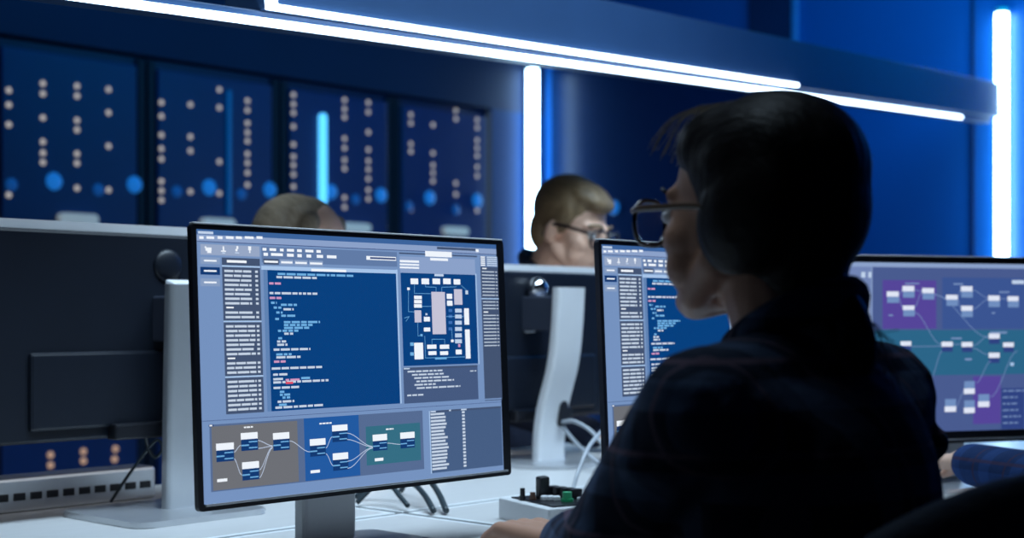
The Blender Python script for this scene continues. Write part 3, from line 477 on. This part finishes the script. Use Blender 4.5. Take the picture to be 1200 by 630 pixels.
# ------------------------------------------------------------------ things on the desks
def P(px, py, D): return Vector(((px-600)/1700*D, D, zof(py, D)))
t = thing('equipment_bar', 'long silver bar with dark slots lying behind the left monitor stand', 'equipment bar', W(1.215, -2.36, DESK+0.0004), TH)
bm = bmesh.new(); box(bm, (0, 0.02, 0.03), (0.72, 0.07, 0.06), 0.006); obj('casing', bm, M['silver'], t)
for i in range(22):
    bm = bmesh.new(); box(bm, (-0.336+i*0.032, -0.0155, 0.027), (0.022, 0.004, 0.013), 0.001); obj('slot', bm, M['black'], t)

cc = Vector((-0.023, 2.464, 0)); e1 = Vector((0.48, -0.877, 0)); e2 = Vector((0.877, 0.48, 0))
ctr = cc + e1*0.0835 + e2*0.062
t = thing('control_box', 'silver control box with black switches and a green button on the desk', 'control box', (ctr.x, ctr.y, DESK), math.atan2(e2.y, e2.x))
bm = bmesh.new(); box(bm, (0, 0, 0.0175), (0.124, 0.167, 0.035), 0.002); obj('casing', bm, M['palesilver'], t)
bm = bmesh.new(); box(bm, (0.005, 0.0, 0.0358), (0.10, 0.14, 0.003), 0.001); obj('top_plate', bm, M['black'], t)
def knob(name, x, y, r, h, m, lab=None):
    bm = bmesh.new(); cyl(bm, (x, y, 0.036), (x, y, 0.036+h*0.35), r*1.25, n=18); cyl(bm, (x, y, 0.036), (x, y, 0.036+h), r, r*0.92, n=18); return obj(name, bm, m, t, label=lab)
bm = bmesh.new(); box(bm, (-0.012, 0.02, 0.056), (0.020, 0.016, 0.038), 0.003, rot=(0.1, -0.06, 0)); obj('rocker_switch', bm, M['black'], t)
knob('button', 0.006, -0.030, 0.0085, 0.017, M['green'], 'green button'); knob('knob', -0.045, 0.03, 0.0045, 0.02, M['black']); knob('knob', -0.034, 0.015, 0.005, 0.014, M['brown'], 'brown knob')
for i in range(4):
    bm = bmesh.new(); box(bm, (0.025+0.004*i, 0.050-0.018*i, 0.045), (0.022, 0.014, 0.018), 0.002); obj('terminal_block', bm, M['black'], t)
for x, y in ((-0.012, -0.005), (-0.004, -0.012), (0.022, -0.048), (-0.02, 0.0)):
    bm = bmesh.new(); box(bm, (x, y, 0.041), (0.012, 0.010, 0.009), 0.002); obj('connector', bm, M['white'], t)
for x, z, r in ((-0.035, 0.024, 0.004), (-0.02, 0.012, 0.006), (0.0, 0.02, 0.004)):
    bm = bmesh.new(); cyl(bm, (x, -0.0825, z), (x, -0.0885, z), r, n=14); obj('socket', bm, M['black'], t)

def cable(label, pts, r, m, group):
    bm = bmesh.new(); tube(bm, smoothpath(pts, 8), r, 8); o = obj('cable', bm, m, None, True); return tag(o, label, 'cable', group)
GC = 'cables on the desks'; q = DESK+0.006
def onz(px, D, z): return Vector(((px-600)/1700*D, D, z))
cable('dark cable arching from the large monitor, nearest its silver-edged chin', [onz(418, 2.62, q), onz(440, 2.63, q+0.03), onz(458, 2.62, q+0.030), onz(468, 2.58, q+0.018), onz(478, 2.55, q+0.004)], 0.0045, M['cable'], GC)
cable('dark cable in the middle of the arch of cables behind the large monitor', [onz(416, 2.70, q), onz(450, 2.70, q+0.035), onz(480, 2.66, q+0.034), onz(497, 2.58, q+0.02), onz(508, 2.50, q+0.002)], 0.0055, M['cable'], GC)
cable('dark cable outermost of the arch of cables toward the control box', [onz(470, 2.80, q), onz(484, 2.76, q+0.045), onz(500, 2.68, q+0.040), onz(514, 2.58, q+0.022), onz(523, 2.50, q+0.002)], 0.0055, M['cable'], GC)
GN = 'grey cables by the curved stand'
cable('grey cable from the slot in the curved stand, upper of two loops', [onz(660, 3.33, 0.845), onz(672, 3.28, 0.85), onz(690, 3.24, 0.835), onz(706, 3.2, 0.805), onz(725, 3.15, 0.76)], 0.0045, M['cablegrey'], GN)
cable('grey cable from the slot in the curved stand, lower of two loops', [onz(660, 3.33, 0.832), onz(676, 3.27, 0.80), onz(694, 3.2, 0.775), onz(712, 3.15, 0.756), onz(730, 3.1, 0.752)], 0.0045, M['cablegrey'], GN)
cable('grey cable bowing down to the desk next to the control box', [onz(706, 2.9, 0.86), onz(690, 2.75, 0.84), onz(678, 2.70, 0.80), onz(672, 2.68, 0.77), onz(670, 2.66, q)], 0.004, M['cablegrey'], GN)
cable('thin dark cable looping below the left monitor back', [onz(170, 2.62, 0.872), onz(174, 2.6, 0.85), onz(182, 2.6, 0.835), onz(190, 2.6, 0.85), onz(186, 2.6, 0.866), onz(176, 2.6, 0.855), onz(150, 2.62, 0.80), onz(130, 2.64, q)], 0.003, M['cable'], GC)

def mouse(label, loc, rot, m, body):
    t = thing('computer_mouse', label, 'computer mouse', loc, rot)
    bm = bmesh.new(); ell(bm, (0, 0, 0.0), (0.031, 0.055, 0.034), sub=3)
    bmesh.ops.bisect_plane(bm, geom=bm.verts[:]+bm.edges[:]+bm.faces[:], plane_co=(0, 0, 0.0), plane_no=(0, 0, 1), clear_inner=True)
    obj('shell', bm, m, t, True)
    bm = bmesh.new(); cyl(bm, (-0.004, 0.03, 0.027), (0.004, 0.03, 0.027), 0.007, n=14); obj('scroll_wheel', bm, M['black'], t)
mouse('dark computer mouse under the hand of the dark-haired woman', W(1.345, -1.285, DESK), TH, M['black'], None)

# ------------------------------------------------------------------ people
def head_pieces(bm):
    ell(bm, (0, -0.012, 0.012), (0.074, 0.095, 0.092)); ell(bm, (0, 0.03, -0.03), (0.063, 0.062, 0.085)); ell(bm, (0, 0.045, -0.078), (0.048, 0.048, 0.045))
    for s in (-1, 1):
        cap(bm, [(s*0.056, 0.0, -0.07), (s*0.036, 0.045, -0.105), (0, 0.075, -0.115)], [0.020, 0.018, 0.019])
        ell(bm, (s*0.042, 0.050, -0.045), (0.024, 0.028, 0.028)); ell(bm, (s*0.040, 0.048, -0.075), (0.024, 0.028, 0.028)); ell(bm, (s*0.078, -0.012, -0.03), (0.009, 0.019, 0.031), rot=(-0.15, 0, s*0.35))
        ell(bm, (s*0.075, -0.01, -0.052), (0.008, 0.009, 0.010)); ell(bm, (s*0.011, 0.098, -0.052), (0.008, 0.010, 0.007))
        cap(bm, [(s*0.045, 0.066, 0.004), (s*0.015, 0.085, 0.004)], [0.010, 0.011])
        cap(bm, [(s*0.020, 0.084, -0.078), (0, 0.095, -0.0755)], [0.0045, 0.0065]); cap(bm, [(s*0.018, 0.083, -0.083), (0, 0.091, -0.087)], [0.0045, 0.0075])
    cap(bm, [(0, 0.088, 0.0), (0, 0.108, -0.043)], [0.010, 0.0125]); ell(bm, (0, 0.078, -0.112), (0.022, 0.018, 0.017))
    cap(bm, [(0, -0.015, -0.06), (0, -0.045, -0.155)], [0.054, 0.052])
    return bm
def hand_pieces(bm, wrist, d, up, side, curl):
    d = Vector(d).normalized(); up = Vector(up); up = (up - d*up.dot(d)).normalized(); s = d.cross(up)*side; wr = Vector(wrist)
    for k, (ln, off) in enumerate(((0.070, 0.030), (0.080, 0.010), (0.074, -0.010), (0.058, -0.029))):
        kn = wr + d*(0.088 - abs(off-0.008)*0.22) + s*off*1.05 + up*0.004
        cap(bm, [wr + s*off*0.55, kn], [0.014, 0.0115])
        p = kn; a = curl[0]; pts = [kn]; 
        for j, fr in enumerate((0.45, 0.32, 0.23)):
            p = p + (d*math.cos(a) - up*math.sin(a))*ln*fr*1.15 + s*off*0.06; pts.append(p); a += curl[1]
        cap(bm, pts, [0.0105, 0.0095, 0.0085, 0.0072], 10)
    b = wr + d*0.020 + s*0.020 - up*0.004; cap(bm, [b, b + d*0.032 + s*0.026 - up*0.006, b + d*0.060 + s*0.034 - up*0.014, b + d*0.084 + s*0.034 - up*0.022], [0.015, 0.0125, 0.011, 0.009], 10)
    ell(bm, wr + d*0.045, (0.030, 0.040, 0.014), rot=(0, 0, math.atan2(d.y, d.x)-math.pi/2))
def eyes_and_brows(t, hx, browm, br=0.0038):
    for s in (-1, 1):
        bm = bmesh.new(); ell(bm, (s*0.031, 0.0795, -0.018), (0.0125, 0.0125, 0.009), sub=3, mi=0); ell(bm, (s*0.031, 0.0885, -0.018), (0.005, 0.0040, 0.005), sub=2, mi=1); bm.transform(hx)
        obj('eye', bm, [M['eyewhite'], M['iris']], t, True)
        bm = bmesh.new(); tube(bm, smoothpath([(s*0.050, 0.074, 0.008), (s*0.034, 0.092, 0.014), (s*0.014, 0.097, 0.008)], 5), br, 8); bm.transform(hx); obj('eyebrow', bm, browm, t, True)
def glasses(t, hx, fm, tm, w=0.031, h=0.023, y=0.112, z=-0.020, r=0.0022):
    root = bmesh.new()
    for s in (-1, 1):
        pts = [(s*0.036 + w*math.copysign(abs(math.cos(a))**0.75, math.cos(a)), y - abs(s*0.036 + w*math.cos(a))*0.16, z + h*math.copysign(abs(math.sin(a))**0.75, math.sin(a))) for a in [i*math.pi/16 for i in range(32)]]
        tube(root, pts, r, 8, closed=True)
    tube(root, [(-0.007, y, z+0.008), (0, y+0.003, z+0.010), (0.007, y, z+0.008)], r, 8); root.transform(hx)
    fr = obj('glasses', root, fm, t, True)
    for s in (-1, 1):
        bm = bmesh.new(); pts = [(s*0.036 + w*0.96*math.cos(a), y - abs(s*0.036 + w*math.cos(a))*0.16, z + h*0.96*math.sin(a)) for a in [i*math.pi/16 for i in range(32)]]
        bm.faces.new([bm.verts.new(p) for p in pts]); bm.transform(hx); obj('lens', bm, M['lens'], fr)
        bm = bmesh.new(); tube(bm, smoothpath([(s*0.068, y-0.010, z+0.012), (s*0.076, y-0.035, z+0.013), (s*0.080, 0.0, z+0.010), (s*0.081, -0.02, z-0.004), (s*0.079, -0.032, z-0.025)], 6), r*1.35, 8); bm.transform(hx); obj('temple', bm, tm, fr, True)
def person(label, loc, rotz, head, pitch, yaw, J, skinm, shirtm, voxel, curl=(0.5, 0.5), scale=1.0, cuff=0.93, zs=1.0):
    """head: cranium centre; J: shoulders, elbows, wrists as (left, right) pairs, hip height"""
    t = thing('person', label, 'person', loc, rotz)
    hx = Matrix.Translation(head) @ Matrix.Rotation(yaw, 4, 'Z') @ Matrix.Rotation(-pitch, 4, 'X') @ Matrix.Scale(scale, 4) @ Matrix.Diagonal((1, 1, zs, 1))
    b = bmesh.new(); head_pieces(b); b.transform(hx)
    nb = Vector(J['neck']); cap(b, [hx @ Vector((0, -0.03, -0.09)), nb, nb - Vector((0, 0.01, 0.06))], [0.053*scale, 0.058, 0.07])
    ch = Vector(J['chest']); pv = Vector(J['pelvis'])
    ell(b, ch, (0.150, 0.098, 0.15)); ell(b, (ch+pv)/2, (0.135, 0.095, 0.17)); ell(b, pv, (0.165, 0.12, 0.11))
    for i, s in enumerate((-1, 1)):
        S, E, Wr = (Vector(J[k][i]) for k in ('sh', 'el', 'wr'))
        cap(b, [nb + Vector((s*0.02, 0, -0.02)), S], [0.045, 0.045]); cap(b, [ch + Vector((s*0.05, 0, 0.05)), S], [0.07, 0.048])
        cap(b, [S, S.lerp(E, 0.5), E, E.lerp(Wr, 0.35), Wr], [0.047, 0.043, 0.035, 0.036, 0.025])
        d = Vector(J['hd'][i]); hand_pieces(b, Wr + d.normalized()*0.01, d, J['hup'][i], -s, curl)
        hip = pv + Vector((s*0.09, 0.02, -0.03)); kn = Vector((s*0.11, hip.y+0.42, 0.50)); an = Vector((s*0.11, kn.y+0.02, 0.09))
        cap(b, [hip, kn, kn.lerp(an, 0.35), an], [0.082, 0.056, 0.055, 0.036]); cap(b, [an - Vector((0, 0.02, 0.045)), an + Vector((0, 0.14, -0.06))], [0.035, 0.028])
    organic('body', b, skinm, t, voxel, 5)
    # shirt
    b = bmesh.new(); ell(b, ch + Vector((0, -0.01, 0)), (0.172, 0.122, 0.165)); ell(b, (ch+pv)/2, (0.160, 0.122, 0.19)); ell(b, pv + Vector((0, 0, 0.02)), (0.182, 0.14, 0.105))
    for i, s in enumerate((-1, 1)):
        S, E, Wr = (Vector(J[k][i]) for k in ('sh', 'el', 'wr'))
        cap(b, [nb + Vector((s*0.028, -0.012, -0.032)), S + Vector((0, 0, 0.002))], [0.052, 0.059]); cap(b, [ch + Vector((s*0.06, -0.01, 0.05)), S], [0.09, 0.064])
        cap(b, [S, S.lerp(E, 0.5), E, E.lerp(Wr, 0.4), E.lerp(Wr, cuff)], [0.062, 0.058, 0.053, 0.050, 0.038])
        for f_, o in ((0.3, 0.012), (0.62, -0.012), (0.8, 0.010)):
            ell(b, S.lerp(E, f_) + Vector((s*o, -o, 0)), (0.058, 0.058, 0.03))
    organic('shirt', b, shirtm, t, voxel*1.4, 4)
    bm = bmesh.new(); ring = []
    for a in range(28):
        an = a*2*math.pi/28; ring.append(nb + Vector((0.066*math.cos(an), 0.062*math.sin(an), 0.010 - 0.022*math.sin(an))))
    tube(bm, ring, 0.013, 10, closed=True)
    for v in bm.verts: v.co.z = nb.z + (v.co.z-nb.z)*1.5
    obj('collar', bm, shirtm, t, True)
    # trousers and shoes
    b = bmesh.new(); ell(b, pv + Vector((0, 0, -0.02)), (0.178, 0.135, 0.10))
    for s in (-1, 1):
        hip = pv + Vector((s*0.09, 0.02, -0.03)); kn = Vector((s*0.11, hip.y+0.42, 0.50)); an = Vector((s*0.11, kn.y+0.02, 0.11))
        cap(b, [hip, kn, kn.lerp(an, 0.35), an], [0.096, 0.072, 0.07, 0.055])
    organic('trousers', b, M['denim'], t, 0.012, 4)
    for s in (-1, 1):
        ky = pv.y + 0.02 + 0.44; b = bmesh.new(); cap(b, [(s*0.11, ky-0.03, 0.045), (s*0.11, ky+0.15, 0.036)], [0.045, 0.036])
        for v in b.verts: v.co.z = max(v.co.z, 0.0)
        organic('shoe', b, M['black'], t, 0.008, 3)
    return t, hx
def strands(name, t, hx, paths, r, m):
    bm = bmesh.new()
    for p in paths: tube(bm, smoothpath(p, 5), r, 5)
    bm.transform(hx); o = obj(name, bm, m, t, True); o['kind'] = 'stuff'; return o

# dark-haired woman seen from behind
WO = Vector((0.288, 1.46, 0))
jw = dict(neck=(0, 0.005, 1.062), chest=(0, 0.0, 0.90), pelvis=(0, -0.05, 0.56), sh=((-0.165, 0, 1.0), (0.165, 0, 1.0)), el=((-0.112, 0.160, 0.842), (0.262, 0.04, 0.83)),
          wr=((0.058, 0.360, 0.818), (0.17, 0.28, 0.795)), hd=((0.02, 0.09, 0.002), (-0.02, 0.10, -0.012)), hup=((0, 0, 1), (0, 0, 1)))
woman, hx = person('person with dark tied-back hair and glasses in a navy plaid shirt, seen from behind', WO, TH, (0, 0.055, 1.211), 0.0, -0.08, jw, M['skin'], M['plaid'], 0.0042, (0.55, 0.55), cuff=0.80, zs=0.95)
eyes_and_brows(woman, hx, M['hairdark'], 0.0022)
glasses(woman, hx, M['frameblack'], M['temple'], w=0.030, h=0.025, y=0.113, z=-0.024, r=0.0028)
b = bmesh.new()
ell(b, (0, -0.033, 0.027), (0.088, 0.098, 0.087)); ell(b, (0, -0.050, -0.012), (0.083, 0.080, 0.092)); ell(b, (0, -0.060, -0.085), (0.050, 0.048, 0.048)); ell(b, (0, 0.010, 0.052), (0.074, 0.071, 0.054))
for s in (-1, 1): ell(b, (s*0.066, -0.042, -0.022), (0.028, 0.056, 0.070), rot=(0.45, 0, 0))
cap(b, [(0, -0.090, -0.105), (0.002, -0.116, -0.128), (0.004, -0.126, -0.165), (0.006, -0.118, -0.205)], [0.028, 0.022, 0.021, 0.012])
organic('hair', b, M['hairdark'], woman, 0.005, 22, mx=hx)
bm = bmesh.new(); ring = [(0.022*math.cos(a)+0.001, -0.112 + 0.010*math.sin(a), -0.122 + 0.022*math.sin(a)) for a in [i*math.pi/10 for i in range(20)]]; tube(bm, ring, 0.007, 8, closed=True); bm.transform(hx); obj('hair_tie', bm, M['navycloth'], woman, True)
ps = []
rnd = random.Random(3)
for i in range(90):
    a = rnd.uniform(-1.0, 1.0); y0 = rnd.uniform(0.02, 0.085); x0 = 0.06*a; z0 = 0.10 - abs(a)*0.02 - (y0-0.02)*0.75
    ps.append([(x0, 0.02, 0.108-abs(a)*0.012), (x0*1.1, 0.052+rnd.uniform(0, .006), 0.092-abs(a)*0.012+rnd.uniform(0, .005)), (x0*1.2+rnd.uniform(-.008, .008), 0.076+rnd.uniform(-.006, .007), 0.062+rnd.uniform(-.026, .012))])
for i in range(36):
    a = rnd.uniform(0, 6.28); x0 = 0.018*math.cos(a); ps.append([(x0, -0.114, -0.125), (x0*1.8, -0.130+rnd.uniform(-.006, .006), -0.145), (x0*2.6+rnd.uniform(-.012, .012), -0.134+rnd.uniform(-.02, .02), -0.18+rnd.uniform(-.03, .04))])
strands('loose_hairs', woman, hx, ps, 0.0004, M['hairash'])

# man behind the middle monitor
MO = Vector((0.165, 3.86, 0)) + W(0, -0.20)
jm = dict(neck=(0, 0.10, 1.205), chest=(0, 0.0, 1.0), pelvis=(0, -0.10, 0.57), sh=((-0.185, 0.03, 1.10), (0.185, 0.03, 1.10)), el=((-0.22, 0.18, 0.86), (0.22, 0.18, 0.86)),
          wr=((-0.12, 0.38, 0.785), (0.12, 0.38, 0.785)), hd=((0.02, 0.1, -0.01), (-0.02, 0.1, -0.01)), hup=((0, 0, 1), (0, 0, 1)))
man, hx = person('person with short swept brown hair and dark glasses behind the middle monitor', MO, TH+math.pi, (0, 0.20, 1.337), 0.30, 0.15, jm, M['skinlight'], M['navycloth'], 0.005, (0.35, 0.3), 1.03)
eyes_and_brows(man, hx, M['hairbrown']); glasses(man, hx, M['frameblack'], M['frameblack'], r=0.0034)
b = bmesh.new(); ell(b, (0, -0.026, 0.030), (0.083, 0.100, 0.090)); ell(b, (0, 0.020, 0.075), (0.066, 0.070, 0.036), rot=(-0.22, 0, 0)); ell(b, (0.0, 0.066, 0.066), (0.054, 0.028, 0.022), rot=(-0.5, 0, 0)); ell(b, (0, -0.07, -0.03), (0.066, 0.045, 0.07))
for s in (-1, 1): ell(b, (s*0.070, 0.004, 0.012), (0.012, 0.030, 0.045))
organic('hair', b, M['hairbrown'], man, 0.005, 4, mx=hx)
# woman behind the left monitor
KO = Vector((-0.448, 3.20, 0)) + W(0, -0.20)
jk = dict(neck=(0, 0.09, 1.09), chest=(0, 0.0, 0.90), pelvis=(0, -0.10, 0.56), sh=((-0.165, 0.03, 1.0), (0.165, 0.03, 1.0)), el=((-0.20, 0.18, 0.84), (0.20, 0.18, 0.84)),
          wr=((-0.11, 0.37, 0.785), (0.11, 0.37, 0.785)), hd=((0.02, 0.1, -0.01), (-0.02, 0.1, -0.01)), hup=((0, 0, 1), (0, 0, 1)))
lady, hx = person('person with long ash brown hair bending down behind the left monitor', KO, TH+math.pi, (0, 0.20, 1.244), 0.06, 0.36, jk, M['skinlight'], M['navycloth'], 0.006, (0.35, 0.3))
eyes_and_brows(lady, hx, M['hairash'])
b = bmesh.new(); ell(b, (0, -0.043, 0.021), (0.086, 0.095, 0.093)); ell(b, (0, -0.012, 0.060), (0.071, 0.063, 0.048)); ell(b, (0, -0.06, -0.05), (0.084, 0.066, 0.11))
for s in (-1, 1): cap(b, [(s*0.058, 0.035, 0.05), (s*0.078, 0.02, -0.01), (s*0.080, 0.01, -0.10), (s*0.078, 0.02, -0.19)], [0.022, 0.020, 0.026, 0.018])
organic('hair', b, M['hairash'], lady, 0.006, 4, mx=hx)
# person at the right edge, only the sleeve and hand reach into the picture
RO = Vector((1.24, 2.33, 0))
jr = dict(neck=(0, 0.02, 1.12), chest=(0, 0.0, 0.94), pelvis=(0, -0.06, 0.57), sh=((-0.18, 0.0, 1.03), (0.18, 0, 1.03)), el=((-0.22, 0.20, 0.80), (0.25, 0.15, 0.84)),
          wr=((-0.115, 0.49, 0.83), (0.12, 0.40, 0.785)), hd=((0.04, 0.1, -0.01), (-0.02, 0.1, -0.01)), hup=((0, 0, 1), (0, 0, 1)))
RP, hx = person('person in a blue plaid sleeve resting an arm on the desk at the right edge', RO, TH, (0, 0.05, 1.26), 0.05, 0.0, jr, M['skinlight'], M['plaidblue'], 0.0055, (0.35, 0.35))
eyes_and_brows(RP, hx, M['hairbrown'])
b = bmesh.new(); ell(b, (0, -0.024, 0.026), (0.083, 0.102, 0.090)); ell(b, (0, 0.03, 0.07), (0.066, 0.058, 0.04)); organic('hair', b, M['hairbrown'], RP, 0.006, 4, mx=hx)

# ------------------------------------------------------------------ office chairs
def office_chair(label, loc, rotz):
    t = thing('office_chair', label, 'chair', loc, rotz)
    bm = bmesh.new(); prism(bm, rrect(0.48, 0.46, 0.12, 8), -0.035, 0.035); bm.transform(Matrix.Translation((0, 0, 0.40)) @ Matrix.Rotation(math.pi/2, 4, 'X'))
    bmesh.ops.bevel(bm, geom=[e for e in bm.edges if abs(e.verts[0].co.z-e.verts[1].co.z) < 1e-6], offset=0.02, segments=3, affect='EDGES'); obj('seat', bm, M['chair'], t, True)
    # curved, round-topped backrest
    bm = bmesh.new(); out = rrect(0.50, 0.44, 0.2, 10, 0, 0.735); NX, NZ = 24, 20; grid = {}
    for side, yo in ((0, -0.30), (1, -0.255)):
        for i in range(NX+1):
            for j in range(NZ+1):
                u = -1+2*i/NX; v = -1+2*j/NZ; x = u*math.sqrt(1-v*v/2*0.72)*0.262; z = v*math.sqrt(1-u*u/2*0.72)*0.235
                grid[side, i, j] = bm.verts.new((x, yo + 0.55*x*x - 0.25*z*z + (0.012 if side == 0 else -0.012)*max(abs(u), abs(v))**6, 0.715+z))
    for s in (0, 1):
        for i in range(NX):
            for j in range(NZ): bm.faces.new((grid[s, i, j], grid[s, i+1, j], grid[s, i+1, j+1], grid[s, i, j+1]))
    per = [(i, 0) for i in range(NX)] + [(NX, j) for j in range(NZ)] + [(i, NZ) for i in range(NX, 0, -1)] + [(0, j) for j in range(NZ, 0, -1)]
    for k in range(len(per)):
        a, c = per[k], per[(k+1) % len(per)]; bm.faces.new((grid[(0, *a)], grid[(0, *c)], grid[(1, *c)], grid[(1, *a)]))
    obj('backrest', bm, M['chair'], t, True)
    bm = bmesh.new(); tube(bm, smoothpath([(0, -0.1, 0.355), (0, -0.26, 0.36), (0, -0.325, 0.45), (0, -0.32, 0.62)], 6), 0.018, 10); obj('back_support', bm, M['black'], t, True)
    bm = bmesh.new(); cyl(bm, (0, 0, 0.10), (0, 0, 0.37), 0.028); obj('gas_column', bm, M['metalleg'], t)
    for k in range(5):
        a = k*2*math.pi/5+0.3; e = (0.29*math.cos(a), 0.29*math.sin(a)); bm = bmesh.new(); cyl(bm, (0, 0, 0.11), (e[0], e[1], 0.075), 0.026, 0.017, 12); lg = obj('leg', bm, M['black'], t)
        bm = bmesh.new(); s = Vector((-math.sin(a), math.cos(a), 0))*0.018; p = Vector((e[0], e[1], 0.029)); cyl(bm, p-s, p+s, 0.029, n=18); cyl(bm, p, p + Vector((0, 0, 0.045)), 0.008, n=8); obj('caster', bm, M['black'], lg)
    return t
wc = WO + W(0, 0.05)
ch = office_chair('dark office chair with rounded back at the lower right corner', Vector((0.335, 1.55, 0)), TH-0.25)
